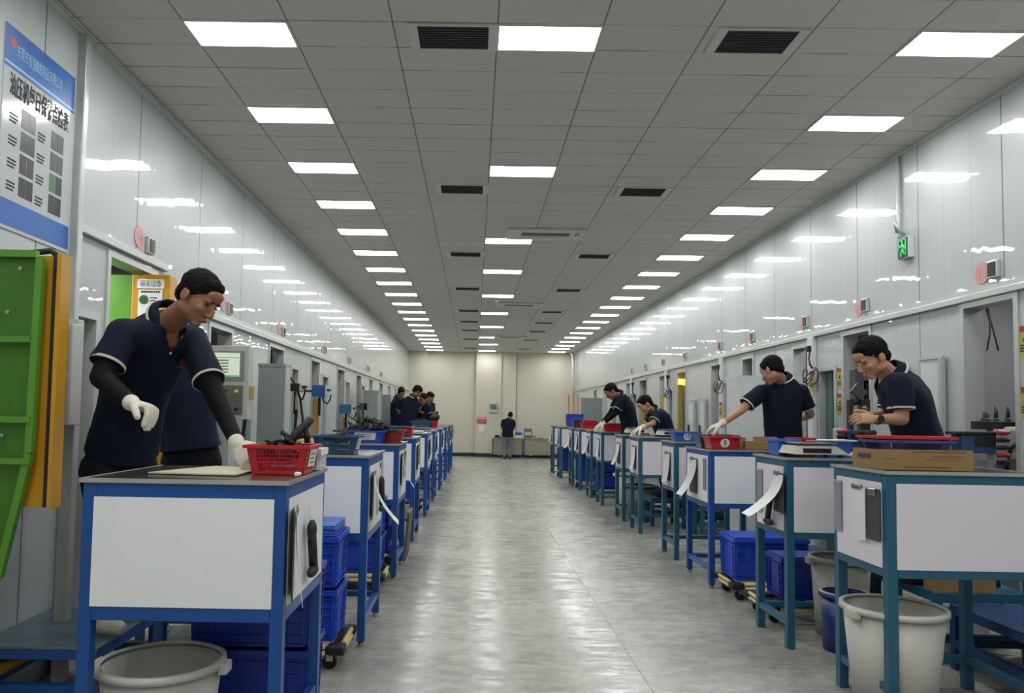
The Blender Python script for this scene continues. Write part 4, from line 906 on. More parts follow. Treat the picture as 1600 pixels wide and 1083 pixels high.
hose('inner black hose hanging beside the tall grey cabinet', [at(463, 625, 8.2), at(463, 645, 8.2), at(461, 670, 8.2), at(462, 700, 8.2)], .018)
hose('black lead hanging below the light grey control panel', [at(386, 625, 5.9), at(384, 650, 5.9), at(380, 680, 5.9), at(377, 705, 5.9)], .014)
for i, (a, b, y, lb) in enumerate((((389, 604), (397, 624), 5.78, 'tan foam pad beside the light grey control panel'), ((487, 622), (499, 690), 10.3, 'tall tan strip standing under the nearest blue control box'), ((535, 652), (542, 690), 13.3, 'tan strip under the second blue control box'), ((461, 612), (465, 640), 8.15, 'tan tag beside the black hoses'))):
    p, q = at(a[0], b[1], y), at(b[0], a[1], y); p.z = 0 if i in (1, 2) else p.z; t = MB().box(p.x, q.x, y, y + .02, p.z, q.z, bev=.003).build('tan_strip', M_KRAFT); tag(t, lb, 'strip')
p, q = at(507, 690, 10.9), at(525, 614, 10.9); t = MB().box(p.x, q.x, 10.9, 10.905, 0, q.z).build('plastic_guard_sheet', mat('clear_guard', 'c9d2d4', .1, alpha=.35)); tag(t, 'clear plastic guard sheet standing beyond the nearest blue control box', 'guard sheet')
# hydraulic station at the nearest right doorway
r = empty('valve_station', (3.36, 5.0, 0)); tag(r, 'hydraulic valve station with black rods and knobs at the nearest right doorway', 'valve station')
def Q(px, py, y=5.0): return at(px, py, y) - V((3.36, 5.0, 0))
a, b = Q(1503, 708), Q(1556, 680); MB().box(a.x, b.x, .0, .12, a.z, b.z, bev=.01).build('blue_motor_box', M_NAVYSTEEL, r); MB().box(a.x + .09, b.x - .005, -.006, 0, a.z + .045, b.z - .01).build('recess', M_DARK, r)
MB().box(a.x - .03, b.x, -.01, .13, b.z, b.z + .02, bev=.004).build('box_lid', M_DARK, r)
a, b = Q(1532, 671), Q(1592, 659); MB().box(a.x, b.x, .02, .1, a.z, b.z, bev=.004).build('manifold', M_RUBBER, r)
for px, w in ((1550, .020), (1566, .012), (1585, .012)):
    p = Q(px, 660); q = Q(px, 635 if w < .02 else 643); MB().tube((p.x, .06, p.z), (q.x, .06, q.z), w).tube((p.x, .06, p.z - .01), (p.x, .06, p.z + .03), w * 1.5).build('rod', M_RUBBER, r)
a, b = Q(1556, 726), Q(1570, 671); MB().box(a.x, b.x, -.02, .08, a.z, b.z, bev=.004).build('lever_block', M_LGREY, r)
for k in range(5):
    p = Q(1563, 676 + k * 11.5); MB().cap((p.x - .03, -.03, p.z), (p.x + .03, -.03, p.z), .016, .013).build('knob', (M_RED, M_RUBBER, M_RUBBER, M_SIGNR, M_RUBBER)[k] if k else M_SIGNR, r)
a, b = Q(1571, 720), Q(1592, 666); MB().box(a.x, b.x + .02, .0, .15, a.z, b.z, bev=.03).build('beige_pump', M_BIN, r)
MB().box(a.x - .1, b.x - .0, .02, .14, .431, a.z).build('pedestal', M_GREYCAB, r)
MB().path([Q(1592, 690), Q(1580, 700), Q(1574, 716), Q(1573, 740)], .012).build('hose', M_RUBBER, r)
for k in range(2):
    hose('thin black wire hanging inside the nearest right doorway, %s one' % ('left', 'right')[k], [at(1540 + 3 * k, 478, 5.9), at(1547 + 2 * k, 505, 5.9), at(1547 + 6 * k, 520, 5.9), at(1542 + 18 * k, 548, 5.9)], .006, 'wire')
# black valve block in front of the nearest right man
r = empty('valve_station', (3.2, 5.6, 0)); tag(r, 'black clamp and valve block in front of the watch-wearing man', 'valve station')
def Q2(px, py, y=5.6): return at(px, py, y) - V((3.2, 5.6, 0))
def bq(name, x0, y0, x1, y1, d0, d1, m, bev=.006): a, b = Q2(x0, y1), Q2(x1, y0); MB().box(a.x, b.x, d0, d1, a.z, b.z, bev=bev).build(name, m, r)
bq('upright', 1329, 624, 1334, 690, 0, .06, M_RUBBER); bq('upright', 1346, 624, 1360, 676, 0, .06, M_DARK); bq('rear_column', 1348, 575, 1361, 625, .1, .2, M_BCLIP)
p, q = Q2(1334, 628), Q2(1346, 628); MB().tube((p.x, .03, p.z), (q.x, .03, q.z), .03, .02).build('clamp_piston', M_RUBBER, r)
p = Q2(1343, 612); MB().box(-.05, .05, .0, .03, -.04, .04, R=Matrix.Translation((p.x, 0, p.z)) @ Matrix.Rotation(.7, 4, 'Y')).build('bracket', M_BCLIP, r)
bq('blue_base', 1322, 672, 1362, 700, -.02, .14, M_NAVYSTEEL, .01); bq('lever_block', 1309, 670, 1320, 704, .0, .08, M_LGREY)
for k in range(4): p = Q2(1314, 674 + k * 8); MB().cap((p.x - .03, -.02, p.z), (p.x + .03, -.02, p.z), .014, .012).build('knob', (M_SIGNR, M_RUBBER, M_RUBBER, M_RUBBER)[k], r)
for k in range(3): p = Q2(1338 + k * 9, 678 + (k % 2) * 8); MB().cap((p.x - .03, -.04, p.z), (p.x + .03, -.03, p.z + .01), .025, .02).build('valve', M_RUBBER, r)
a = Q2(1325, 700); MB().box(a.x, a.x + .18, .0, .14, 0, a.z).build('pedestal', M_DARK, r)
# presses seen through the openings
def make_press():
    r = empty('press_machine', (0, 0, 0)); tag(r, 'x', 'press machine'); m = MB()
    for x in (-.4, .28): m.box(x, x + .12, -.2, .2, 0, 2.2, bev=.01)
    m.box(-.4, .4, -.22, .22, 1.9, 2.25, bev=.01); m.box(-.4, .4, -.22, .22, 0, .85, bev=.01); m.build('frame', M_BOOTHD, r)
    MB().tube((0, 0, 1.45), (0, 0, 1.95), .09).build('ram', M_CHROME, r); MB().box(-.25, .25, -.18, .18, 1.35, 1.45).build('platen', M_DARK, r); MB().box(-.25, .25, -.18, .18, .85, .95).build('bed', M_DARK, r)
    MB().box(.38, .46, -.24, -.16, .2, 2.0).build('light_curtain_post', M_YELLOW, r); return r
pr = make_press()
PP = [(4.2, 7.9 + .4, 'right'), (4.3, 10.9, 'right'), (4.2, 12.85, 'right'), (4.2, 14.1, 'right'), (4.2, 16.6, 'right'), (4.2, 18.9, 'right'), (-3.0, 6.95, 'left'), (-3.0, 8.9, 'left'), (-3.0, 11.0, 'left'), (-3.0, 13.1, 'left'), (-3.0, 15.1, 'left'), (-3.0, 17.2, 'left')]
for i, (x, y, sd) in enumerate(PP):
    put(pr, i > 0, (x, y, 0), 'dark press machine in its booth, %s seen through the %s-hand openings' % (ORD[i if sd == 'right' else i - 6], sd), 'dark presses behind the %s wall' % sd, PI if sd == 'right' else 0)
for i, (px0, px1, y0, y1, yy) in enumerate(((1060, 1067, 601, 668, 12.7), (1033, 1038, 617, 662, 13.9), (1002, 1007, 625, 668, 15.4), (989, 993, 632, 660, 16.4))):
    a, b = at(px0, y1, yy), at(px1, y0, yy); t = MB().box(a.x, b.x, yy, yy + .08, 0, b.z, bev=.005).build('safety_post', mat('safety_yellow_dull', 'a08c34', .5)); tag(t, 'yellow safety post in the right openings, %s from the camera' % ORD[i], 'post', 'yellow posts in the right openings')
p = at(1066, 597, 12.75); t = MB().box(p.x - .05, p.x + .05, 12.75, 12.82, p.z - .055, p.z + .055, bev=.01).build('signal_lamp', M_LAMPY); tag(t, 'glowing warm yellow signal lamp high in a right opening', 'lamp')
t = MB().box(-2.95, -2.5, 4.62, 4.9, 0, 1.85, bev=.01).build('tool_cabinet', M_GREEN); tag(t, 'green cabinet glimpsed through the narrow hatch behind the nearest man', 'cabinet')
# unseen area lights added to brighten the booth interiors
for i, (x, y, e) in enumerate(((4.4, 5.2, 9), (4.4, 7.6, 8), (4.4, 10.2, 5), (4.4, 13.2, 8), (4.4, 16.2, 6), (4.4, 19.5, 6), (-3.3, 4.9, 18), (-3.3, 6.8, 3), (-3.3, 8.6, 3), (-3.3, 10.6, 3), (-3.3, 12.8, 3), (-3.3, 14.8, 3), (-3.3, 17, 3), (-3.3, 20, 3))):
    ld = bpy.data.lights.new('booth_fill_light', 'AREA'); ld.energy = e; ld.size = .6; ld.size_y = .2; ld.shape = 'RECTANGLE'; lo = bpy.data.objects.new('booth_fill_light', ld); col.objects.link(lo); lo.location = (x, y, 2.65)

# ================================================================== PEOPLE
def nrm(v): return V(v).normalized()
def hand(mb, wr, d, pn, curl=.5, ths=1, k=1.0, g=0.0, thc=.5):
    """palm and five fingers; d: wrist to knuckles, pn: palm normal, ths: side of the thumb along d x pn"""
    d = nrm(d); pn = nrm(V(pn) - d * d.dot(V(pn))); sd = d.cross(pn); wr = V(wr)
    R = [(0, .026, .019), (.03, .034, .017), (.065, .041, .016), (.088, .040, .013)]
    mb.loft([(wr + d * (t * k), sd * ((a + g) * k), pn * ((b + g) * k)) for t, a, b in R], 16)
    for i in range(4):
        off = (-.031 + .0205 * i) * ths * -1; L3 = (.072, .08, .076, .06)[i]
        p = wr + d * (.085 * k) + sd * (off * k); f = (d + sd * off * 1.5).normalized(); rr = (.0095, .0098, .0093, .0082)[i] + g; a = 0
        for j, q in enumerate((.45, .3, .25)):
            a = curl * (.75, 1.0, .7)[j] + (.06 * i); f = (f * math.cos(a) + pn * math.sin(a)).normalized(); q2 = p + f * (L3 * q * k)
            mb.cap(p, q2, (rr - .0008 * j) * k, (rr - .0008 * (j + 1)) * k, 12); p = q2; pn2 = pn
    p = wr + d * (.022 * k) + sd * (ths * .028 * k); f = (sd * ths * .75 + d * .7 + pn * .35).normalized()
    for j, q in enumerate((.042, .034, .028)):
        q2 = p + f * (q * k); mb.cap(p, q2, (.0135 - .0015 * j + g) * k, (.0125 - .0015 * j + g) * k, 12); p = q2
        f = (f + d * .25 * thc + pn * .45 * thc - sd * ths * .35 * thc).normalized()
def head(mb, c, f, u, k=1.0):
    f = nrm(f); u = nrm(V(u) - f * f.dot(V(u))); r = f.cross(u); c = V(c)
    def E(p, s): mb.ell(c + (r * p[0] + f * p[1] + u * p[2]) * k, r * s[0] * k, f * s[1] * k, u * s[2] * k, 20, 13)
    E((0, -.014, .035), (.076, .097, .088)); E((0, .028, -.02), (.063, .064, .082)); E((0, .03, -.06), (.05, .052, .052)); E((0, .06, -.098), (.026, .024, .02))
    for s in (-1, 1):
        E((s * .045, .0, -.062), (.018, .045, .03)); E((s * .040, .066, -.026), (.022, .020, .022)); E((s * .083, -.008, -.014), (.009, .019, .030)); E((s * .089, -.018, -.006), (.006, .012, .027))
        E((s * .030, .082, .022), (.026, .014, .010)); E((s * .013, .104, -.040), (.009, .011, .008))
    E((0, .078, .05), (.05, .022, .03))
    P = lambda x, y, z: c + (r * x + f * y + u * z) * k
    mb.cap(P(0, .086, .015), P(0, .112, -.032), .009 * k, .0125 * k); E((0, .092, -.066), (.024, .011, .006)); E((0, .088, -.076), (.021, .012, .007))
    return r
def person(label, J, skin=M_SKIN, shirt=M_NAVY, trous=M_TROUS, sleeves=False, gloves=(), vox=.005, f=(0, -1, 0), u=(0, 0, 1), hk=1.0, stripes=True, hands={}, shoes=M_SHOED, hem=-.06, vneck=.0, logo=False, hairtop=.0, fwd=None, cap=False):
    """J: joints in world space; the body is one continuous skin, the clothes are its children"""
    J = {k: V(v) for k, v in J.items()}; pel, nk, hd = J['pel'], J['neck'], J['head']; sL, sR = J['sL'], J['sR']
    sc_ = (sL + sR) / 2; spine = (nk - pel); latc = (sL - sR).normalized(); latp = nrm(J.get('hipdir', latc)); latp = (latp - spine.normalized() * latp.dot(spine.normalized())).normalized()
    def ringt(t, grow=0.0):
        prof = [(-.17, .155, .105), (-.05, .168, .115), (.1, .16, .112), (.3, .142, .103), (.5, .150, .108), (.72, .168, .118), (.88, .165, .108), (.97, .11, .085), (1.03, .062, .062)]
        for (a, wa, da), (b, wb, db) in zip(prof, prof[1:]):
            if t <= b: q = (t - a) / (b - a); W = wa + (wb - wa) * q; D = da + (db - da) * q; break
        else: W, D = prof[-1][1:]
        bend = J.get('bend', V((0, 0, 0))); c = pel + spine * t + bend * (4 * max(0, t) * (1 - min(1, t)))
        lat = (latp * (1 - t) + latc * t); sp = spine.normalized(); lat = (lat - sp * lat.dot(sp)).normalized(); fr = sp.cross(lat)
        return (c, lat * (W + grow), fr * (D + grow))
    mb = MB()
    mb.loft([ringt(t) for t in (-.15, -.05, .1, .3, .5, .72, .88, .97, 1.03)], 24)
    hu = (hd - nk).normalized(); mb.cap(nk - spine.normalized() * .03, hd - nrm(u) * .05 - nrm(f) * .02, .062 * hk, .055 * hk, 18)
    for s in ('L', 'R'):
        a, e, w_ = J['s' + s], J['e' + s], J['w' + s]
        mb.cap(sc_ + (a - sc_) * .3, a, .075, .056); mb.cap(a, e, .052, .040); mb.cap(e, w_, .040, .026)
        hp, kn, an = J.get('h' + s, pel + latp * (.09 if s == 'L' else -.09) - spine.normalized() * .04), J['k' + s], J['a' + s]
        mb.cap(hp, kn, .085, .058); mb.cap(kn, an, .056, .034)
        toe = J.get('toe', V((0, -1, 0))); mb.cap(an + V((0, 0, -.03)), an + nrm(toe) * .11 + V((0, 0, -.05)), .028, .022)
        if s in hands: d, pn, cu, ts = hands[s][:4]; hand(mb, w_, d, pn, cu, ts, .97)
    r = head(mb, hd, f, u, hk); F = nrm(f); U = nrm(V(u) - F * F.dot(V(u)))
    body = bake(mb, 'person', skin, vox, 2); tag(body, label, 'person')
    PT = lambda x, y, z: hd + (r * x + F * y + U * z) * hk
    # hair: a cap over the skull cut along the hairline
    hb = MB(); hb.ell(PT(0, -.022, .044), r * .0825 * hk, F * .104 * hk, U * (.092 + hairtop) * hk, 28, 18); hb.ell(PT(0, -.07, -.01), r * .066 * hk, F * .045 * hk, U * .06 * hk, 20, 12); hb.ell(PT(0, .032, .085), r * .058 * hk, F * .052 * hk, U * .034 * hk, 20, 12)
    bmesh.ops.recalc_face_normals(hb.bm, faces=hb.bm.faces[:])
    def hf(co, no): return co + no * (noise.noise(co * 70) * .004 + noise.noise(co * 190) * .003) * hk
    hair = bake(hb, 'hair', M_HAIR, max(.004, vox), 1, body, hf)
    bm = bmesh.new(); bm.from_mesh(hair.data); pn_ = (U * .80 - F * .66).normalized() if not cap else U
    bmesh.ops.bisect_plane(bm, geom=bm.verts[:] + bm.edges[:] + bm.faces[:], plane_co=PT(0, .083, .062) if not cap else PT(0, 0, .03), plane_no=pn_, clear_inner=True)
    bmesh.ops.holes_fill(bm, edges=[e for e in bm.edges if e.is_boundary], sides=0); bm.to_mesh(hair.data); bm.free()
    if vox < .008:
        for s, nm in ((-1, 'x'), (1, 'y')):
            MB().ell(PT(s * .031, .0835, .001), r * .013, F * .006, U * .0055, 12, 8).build('eye', M_DARK, body)
            MB().cap(PT(s * .016, .096, .0245), PT(s * .048, .082, .027), .0042, .003, 8).build('eyebrow', M_HAIR, body)
        MB().cap(PT(-.018, .1, -.0715), PT(.018, .1, -.0715), .0022, .0022, 8).build('mouth', mat('lip_line', '6d3d35', .5), body)
    # shirt with sleeves
    sb = MB(); sb.loft([ringt(hem, .035), ringt(max(.06, hem + .04), .032), ringt(max(.12, hem + .08), .031), ringt(.3, .034), ringt(.5, .032), ringt(.72, .026), ringt(.88, .022), ringt(.96, .022), ringt(1.0, .020)], 28)
    for s in ('L', 'R'):
        a, e = J['s' + s], J['e' + s]; dd = (e - a); q = a + dd * .72; ax = dd.normalized(); p1 = ax.orthogonal().normalized(); p2 = ax.cross(p1)
        sb.cap(sc_ + (a - sc_) * .3, a, .095, .074, 18); sb.loft([(a, p1 * .074, p2 * .074), (a + dd * .35, p1 * .076, p2 * .076), (q, p1 * .079, p2 * .074)], 18)
    def sf(co, no): return co + no * (noise.noise(V((co.x * 9, co.y * 9, co.z * 5))) * .009 + noise.noise(V((co.x * 22, co.y * 22, co.z * 9))) * .004)
    sh_ = bake(sb, 'polo_shirt', shirt, max(.007, vox), 4, body, sf)
    c9, U9, W9 = ringt(.9); F9 = W9.normalized(); F9 = F9 if F9.dot(F) > 0 else -F9; sp9 = spine.normalized(); R9 = sp9.cross(F9).normalized()
    if vneck:   # open placket: skin shows in a V below the collar
        bm = bmesh.new(); bm.from_mesh(sh_.data); ln = spine.length; kill = []
        for v in bm.verts:
            q = v.co - pel; t_ = q.dot(sp9) / ln; f_ = (v.co - c9).dot(F9); l_ = abs((v.co - c9).dot(R9))
            if t_ > 1 - vneck and f_ > .02 and l_ < .055 * (t_ - 1 + vneck) / vneck + .002: kill.append(v)
        bmesh.ops.delete(bm, geom=kill, context='VERTS'); bm.to_mesh(sh_.data); bm.free()
    if stripes:
        for s in ('L', 'R'):
            a, e = J['s' + s], J['e' + s]; dd = e - a; ax = dd.normalized(); p1 = ax.orthogonal().normalized(); p2 = ax.cross(p1); q = a + dd * .72
            MB().loft([(q - ax * .012, p1 * .0815, p2 * .0765), (q - ax * .001, p1 * .0825, p2 * .0775), (q + ax * .001, p1 * .079, p2 * .074)], 24, True, False).build('sleeve_trim', M_TRIM, body)
    # collar
    ax = ((hd - U * .03 - nk).normalized() + spine.normalized() * 1.4).normalized(); lat = (latc - ax * latc.dot(ax)).normalized(); fr = ax.cross(lat); b0 = nk - ax * .005
    fr = fr if fr.dot(F) > 0 else -fr; gap = .42
    def arc(r0, h, a): return b0 + ax * h + lat * r0 * math.sin(a) + fr * (r0 * 1.06) * math.cos(a) - ax * (.02 * math.cos(a))
    def band(name, m, prof, par):
        g = MB(); n = 26; rows = []
        for k in range(n + 1):
            a = gap + (2 * PI - 2 * gap) * k / n; e_ = 1 - .35 * abs(k / n * 2 - 1) ** 6; rows.append([g.bm.verts.new(arc(r0, h * (1 if h > 0 else 1.0), a)) for r0, h in prof])
        for a_, b_ in zip(rows, rows[1:]):
            for j in range(len(prof)): f_ = g.bm.faces.new((a_[j], a_[(j + 1) % len(prof)], b_[(j + 1) % len(prof)], b_[j])); f_.smooth = True
        g.bm.faces.new(rows[0]); g.bm.faces.new(rows[-1][::-1]); return g.build(name, m, par)
    col_ = band('collar', shirt, [(.064, .0), (.063, .052), (.069, .056), (.102, .004), (.098, -.002), (.067, .04)], body)
    if stripes: band('collar_trim', M_TRIM, [(.1045, .0025), (.098, .012), (.0995, .0145), (.107, .0045), (.106, -.001), (.102, -.001)], col_)
    # trousers
    tb_ = MB(); tb_.loft([ringt(-.2, -.0), ringt(-.1, .014), ringt(.02, .014), ringt(.14, .012)], 24)
    for s in ('L', 'R'):
        hp, kn, an = J.get('h' + s, pel + latp * (.09 if s == 'L' else -.09) - spine.normalized() * .04), J['k' + s], J['a' + s]
        tb_.cap(hp, kn, .105, .08); tb_.cap(kn, an + V((0, 0, .03)), .078, .066)
    bake(tb_, 'trousers', trous, max(.008, vox), 4, body, sf)
    for s in ('L', 'R'):
        an = J['a' + s]; toe = nrm(J.get('toe', V((0, -1, 0)))); b = V((an.x, an.y, an.z - .05)); sh = MB(); sh.cap(b - toe * .05, b + toe * .15, .042, .036); sh.box(-.001, .001, -.001, .001, 0, .001, R=Matrix.Translation(b))
        bake(sh, 'shoe', shoes, .007, 2, body)
    if sleeves:
        for s in (('L', 'R') if sleeves is True else sleeves):
            a, e, w_ = J['s' + s], J['e' + s], J['w' + s]; m_ = MB(); m_.cap(a + (e - a) * .45, e, .058, .050, 18); m_.cap(e, w_ - (w_ - e).normalized() * .03, .050, .034, 18); bake(m_, 'arm_sleeve', M_SLV, max(.006, vox), 3, body)
    for s in gloves:
        e, w_ = J['e' + s], J['w' + s]; d, pn, cu, ts = hands[s][:4]; m_ = MB(); ad = (w_ - e).normalized(); m_.cap(w_ - ad * .02, w_, .037, .032); hand(m_, w_, d, pn, cu, ts, 1.1, .0035); bake(m_, 'glove', M_GLOVE, .0035 if vox < .008 else .006, 2, body)
    return body, ringt
def legs(J, pel, lat, plat, toe, spread=.1, back=0.0):   # both feet on a platform of height plat
    lat = nrm(lat); toe = nrm(toe); p = V(pel)
    for s, k in (('L', 1), ('R', -1)):
        a = V((p.x + lat.x * spread * k, p.y + lat.y * spread * k, plat + .095)) + toe * back * k; J['a' + s] = a; h = p + lat * .09 * k - V((0, 0, .03)); J['k' + s] = (a + h) / 2 + toe * .04 + V((0, 0, .02)); J['h' + s] = h
    J['toe'] = toe; return J

# A: nearest left worker
J = dict(pel=at(190, 716, 3.98), neck=at(262, 500, 3.66), head=at(311, 466, 3.46), sR=at(192, 522, 3.52), sL=at(300, 532, 3.82), eR=at(158, 590, 3.40), wR=at(208, 632, 3.22), eL=at(338, 622, 3.62), wL=at(371, 694, 3.4))
J['aR'] = V((-1.86, 3.8, .445)); J['aL'] = V((-1.84, 4.12, .445)); J['kR'] = V((-1.83, 3.8, .83)); J['kL'] = V((-1.80, 4.06, .83)); J['toe'] = V((.8, -.35, 0)); J['hR'] = J['pel'] + V((-.06, -.09, -.05)); J['hL'] = J['pel'] + V((.05, .08, -.05)); J['hipdir'] = V((.5, .85, 0)); J['bend'] = V((-.05, .04, .02))
bodyA, rt = person('man in navy polo, black arm sleeves and white gloves bending over the nearest left table', J, sleeves=True, gloves=('L', 'R'), f=(.78, -.30, -.54), u=(.5, -.05, .86),
    hands={'R': (V((.95, -.2, -.2)), V((-.3, -.2, -1)), 1.55, -1), 'L': (V((.75, -.25, -.9)), V((.3, .3, -.6)), .5, 1)}, shoes=M_SHOE, hairtop=-.002, hem=.05, vneck=.14)
c, a_, b_ = rt(.78, .034); fr = b_.normalized(); 
def chest_patch(par, rt, t, ang, m, nm, sz):
    c, U_, W_ = rt(t, .036); p = c + U_ * math.cos(ang) + W_ * math.sin(ang); n_ = (U_ * math.cos(ang) / U_.length + W_ * math.sin(ang) / W_.length).normalized(); rr_ = V((0, 0, 1)).cross(n_).normalized(); uu_ = n_.cross(rr_)
    g = MB(); 
    for k in range(12): a = 2 * PI * k / 12; g.cap(p + (rr_ * math.cos(a) + uu_ * math.sin(a)) * sz, p + (rr_ * math.cos(a + .5) + uu_ * math.sin(a + .5)) * sz, .003, .003, 6)
    g.cap(p - rr_ * sz * .6, p + rr_ * sz * .6, .003, .003, 6); g.cap(p - uu_ * sz * .6, p + uu_ * sz * .6, .003, .003, 6); g.cap(p - rr_ * sz * 1.5 - uu_ * sz * 1.9, p + rr_ * sz * 1.5 - uu_ * sz * 1.9, .004, .004, 6)
    return g.build(nm, m, par)
sgn = 1 if rt(.8)[2].y < 0 else -1
chest_patch(bodyA, rt, .80, sgn * math.radians(64), mat('badge_red', '8c1f33', .7), 'red_badge', .017)
c, U_, W_ = rt(.86, .026); p = c + W_ * sgn; MB().ell(p, V((.006, 0, 0)), V((0, .006, 0)), V((0, 0, .006)), 10, 7).build('button', M_PAPER, bodyA)
# B: man hidden behind A
J = dict(pel=at(300, 712, 5.0), neck=at(286, 572, 4.95), head=at(288, 535, 4.85), sR=at(262, 590, 4.85), sL=at(322, 585, 5.05), eR=at(258, 640, 4.95), wR=at(232, 660, 4.9), eL=at(326, 632, 5.22), wL=at(300, 655, 5.25), hipdir=V((1, .2, 0)))
legs(J, J['pel'], (1, .1, 0), .35, (.2, -1, 0))
person('man in navy polo and black trousers standing hidden behind the nearest left worker', J, vox=.008, f=(.1, -.8, -.5), u=(0, -.4, .9), stripes=False, hem=.08)
# K: nearest right worker
J = dict(pel=at(1440, 722, 4.95), neck=at(1393, 586, 4.82), head=at(1362, 560, 4.76), sL=at(1406, 600, 4.64), sR=at(1398, 608, 4.98), eL=at(1409, 655, 4.62), wL=at(1368, 655, 4.52), eR=at(1385, 652, 4.98), wR=at(1356, 650, 4.72), hipdir=V((.0, -1, 0)), bend=V((.03, 0, .03)))
legs(J, J['pel'], (0, -1, 0), .43, (-1, 0, 0), .06)
bodyK, rt = person('man in navy polo with black wristwatch working bare-handed at the nearest right table', J, skin=M_SKIN2, f=(-.86, -.12, -.5), u=(-.48, 0, .88),
    hands={'L': (V((-1, .1, .05)), V((0, .8, -.5)), .75, -1), 'R': (V((-1, -.15, .1)), V((0, -.8, -.5)), .8, 1)}, vox=.0042, hairtop=.006, hem=.0, vneck=.16)
a, b = J['eL'], J['wL']; d = (b - a).normalized(); q = b - d * .02; p1 = d.orthogonal().normalized(); p2 = d.cross(p1)
wt = MB().loft([(q - d * .011, p1 * .033, p2 * .033), (q + d * .011, p1 * .033, p2 * .033)], 24).build('wristwatch', M_RUBBER, bodyK)
MB().tube(q + V((0, -.03, .0)), q + V((0, -.042, 0)), .021, .021, 20).build('watch_face', M_DARK, wt)
# J: man reaching to basket 5
J = dict(pel=at(1224, 716, 7.3), neck=at(1222, 592, 7.15), head=at(1206, 579, 7.0), sL=at(1189, 613, 7.15), sR=at(1252, 612, 7.25), eL=at(1158, 641, 7.1), wL=at(1127, 663, 7.0), eR=at(1266, 648, 7.3), wR=at(1252, 655, 7.5), hipdir=V((-1, .0, 0)))
legs(J, J['pel'], (-1, 0, 0), .22, (0, 1, 0), .1)
person('man in navy polo seen from behind, gloved hand reaching over basket 5', J, skin=M_SKIN2, f=(-.55, .7, -.5), u=(-.2, .4, .9), gloves=('L',), vox=.006,
    hands={'L': (V((-.9, .2, -.35)), V((-.1, .1, -1)), .45, 1), 'R': (V((-.6, .7, 0)), V((0, 0, -1)), .5, -1)}, hairtop=.006)
# H and I: far right pair
J = dict(pel=at(984, 684, 12.2), neck=at(966, 618, 12.0), head=at(955, 612, 11.9), sL=at(973, 624, 11.85), sR=at(966, 625, 12.2), eL=at(962, 645, 11.85), wL=at(944, 661, 11.95), eR=at(955, 645, 12.2), wR=at(940, 662, 12.3), hipdir=V((.0, -1, 0)), bend=V((.05, 0, .05)))
legs(J, J['pel'], (0, -1, 0), .38, (-1, 0, 0), .1)
person('man in navy polo with black sleeves bending left, farther of the far right pair', J, f=(-.8, -.1, -.6), u=(-.5, 0, .85), sleeves=True, gloves=('L', 'R'), vox=.009, trous=mat('olive_trousers', '33332c', .9),
    hands={'L': (V((-.8, 0, -.5)), V((0, 0, -1)), .5, 1), 'R': (V((-.8, 0, -.5)), V((0, 0, -1)), .5, -1)}, stripes=True)
J = dict(pel=at(1042, 696, 10.45), neck=at(1019, 642, 10.4), head=at(1008, 633, 10.3), sL=at(1028, 649, 10.22), sR=at(1020, 652, 10.58), eL=at(1020, 662, 10.15), wL=at(1003, 668, 10.1), eR=at(1008, 666, 10.6), wR=at(998, 670, 10.5), hipdir=V((.0, -1, 0)), bend=V((.04, 0, .05)))
legs(J, J['pel'], (0, -1, 0), .38, (-1, 0, 0), .1)
person('man in navy polo leaning over a table, nearer of the far right pair', J, skin=M_SKIN2, f=(-.8, -.2, -.55), u=(-.5, 0, .85), gloves=('L', 'R'), vox=.009,
    hands={'L': (V((-.8, 0, -.5)), V((0, 0, -1)), .5, 1), 'R': (V((-.8, 0, -.5)), V((0, 0, -1)), .5, -1)})
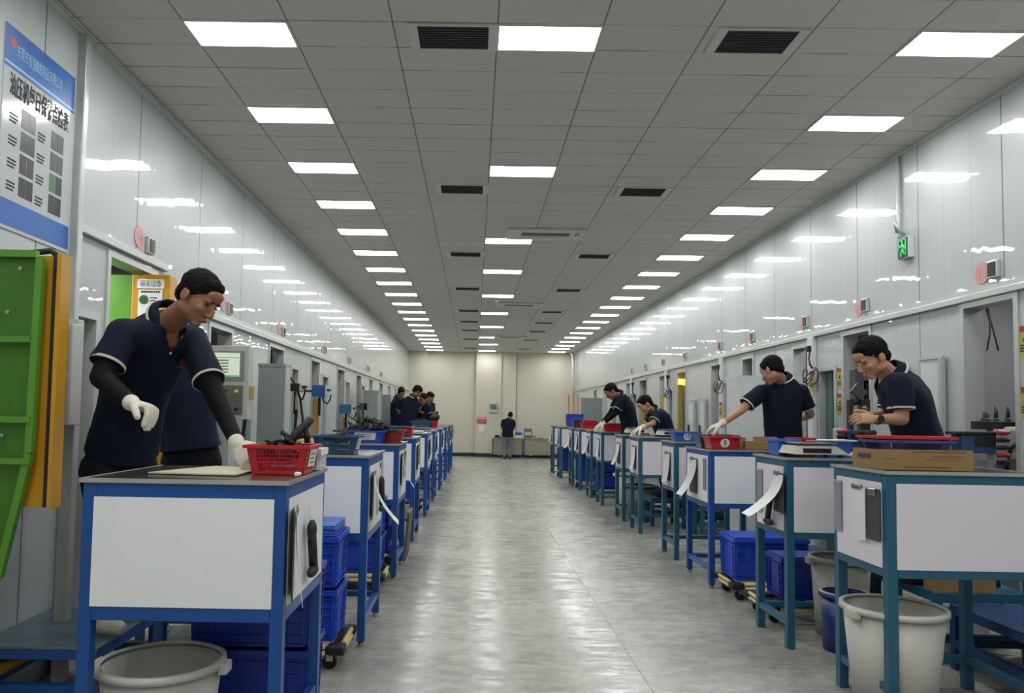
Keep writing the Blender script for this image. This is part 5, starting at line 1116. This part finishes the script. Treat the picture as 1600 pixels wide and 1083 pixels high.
# C, D, E, F: far left group
J = dict(pel=at(633, 678, 16.0), neck=at(645, 620, 15.95), head=at(652, 612, 15.85), sL=at(627, 626, 15.75), sR=at(648, 628, 16.15), eL=at(627, 645, 15.7), wL=at(640, 655, 15.7), eR=at(652, 640, 16.2), wR=at(656, 652, 16.0), hipdir=V((-.4, -1, 0)))
J['sL'] = at(627, 627, 16.0); J['sR'] = at(650, 628, 15.95); J['eL'] = at(624, 645, 16.1); J['wL'] = at(632, 655, 16.3); J['eR'] = at(654, 641, 16.05); J['wR'] = at(656, 648, 16.25); J['hipdir'] = V((-1, 0, 0))
legs(J, J['pel'], (-1, 0, 0), .35, (.3, 1, 0), .08)
person('tall man in dark shirt with bowed head, in front of the far left group', J, f=(.7, .25, -.65), u=(.55, .1, .75), vox=.009)
J = dict(pel=at(664, 680, 16.40), neck=at(663, 630, 16.30), head=at(661, 624, 16.15), sL=at(672, 637, 16.30), sR=at(655, 636, 16.20), eL=at(674, 652, 16.20), wL=at(668, 660, 16.00), eR=at(654, 650, 16.10), wR=at(660, 645, 15.95), hipdir=V((1, 0, 0)))
legs(J, J['pel'], (1, 0, 0), .35, (0, -1, 0), .08)
person('man in dark shirt facing the camera with folded arms, far left group', J, f=(-.35, -.8, -.45), u=(-.1, -.4, .9), vox=.01, sleeves=True)
J = dict(pel=at(667, 682, 18.4), neck=at(669, 628, 18.3), head=at(672, 621, 18.2), sL=at(675, 633, 18.2), sR=at(663, 633, 18.4), eL=at(676, 648, 18.2), wL=at(676, 658, 18.0), eR=at(662, 646, 18.4), wR=at(668, 656, 18.2), hipdir=V((1, 0, 0)))
legs(J, J['pel'], (1, 0, 0), .0, (1, 0, 0), .08)
person('man in dark shirt half hidden at the back of the far left group', J, f=(.8, -.2, -.5), u=(.4, -.1, .85), vox=.012)
J = dict(pel=at(622, 678, 17.1), neck=at(623, 622, 17.0), head=at(627, 615, 16.9), sL=at(628, 628, 17.0), sR=at(619, 629, 16.9), eL=at(628, 645, 17.1), wL=at(626, 655, 17.25), eR=at(619, 645, 17.1), wR=at(622, 656, 17.25), hipdir=V((1, 0, 0)))
legs(J, J['pel'], (1, 0, 0), .35, (0, -1, 0), .08)
person('person in dark clothes and peaked black cap, leftmost of the far left group', J, f=(.3, -.8, -.5), u=(.1, -.4, .9), vox=.012, hairtop=.02, stripes=False)
# G: man at the far wall
J = dict(pel=at(793, 681, 25.35), neck=at(794, 656, 25.3), head=at(797, 650, 25.25), sL=at(786.5, 658.5, 25.3), sR=at(801.5, 658.5, 25.3), eL=at(785, 670, 25.35), wL=at(788, 673, 25.55), eR=at(804, 667, 25.35), wR=at(802, 672, 25.55), hipdir=V((-1, 0, 0)))
legs(J, J['pel'], (-1, 0, 0), .0, (0, 1, 0), .1)
person('man in dark shirt and grey trousers seen from behind at the far wall desk', J, f=(.1, .8, -.5), u=(.3, .4, .85), trous=M_GREYT, vox=.012, stripes=False)
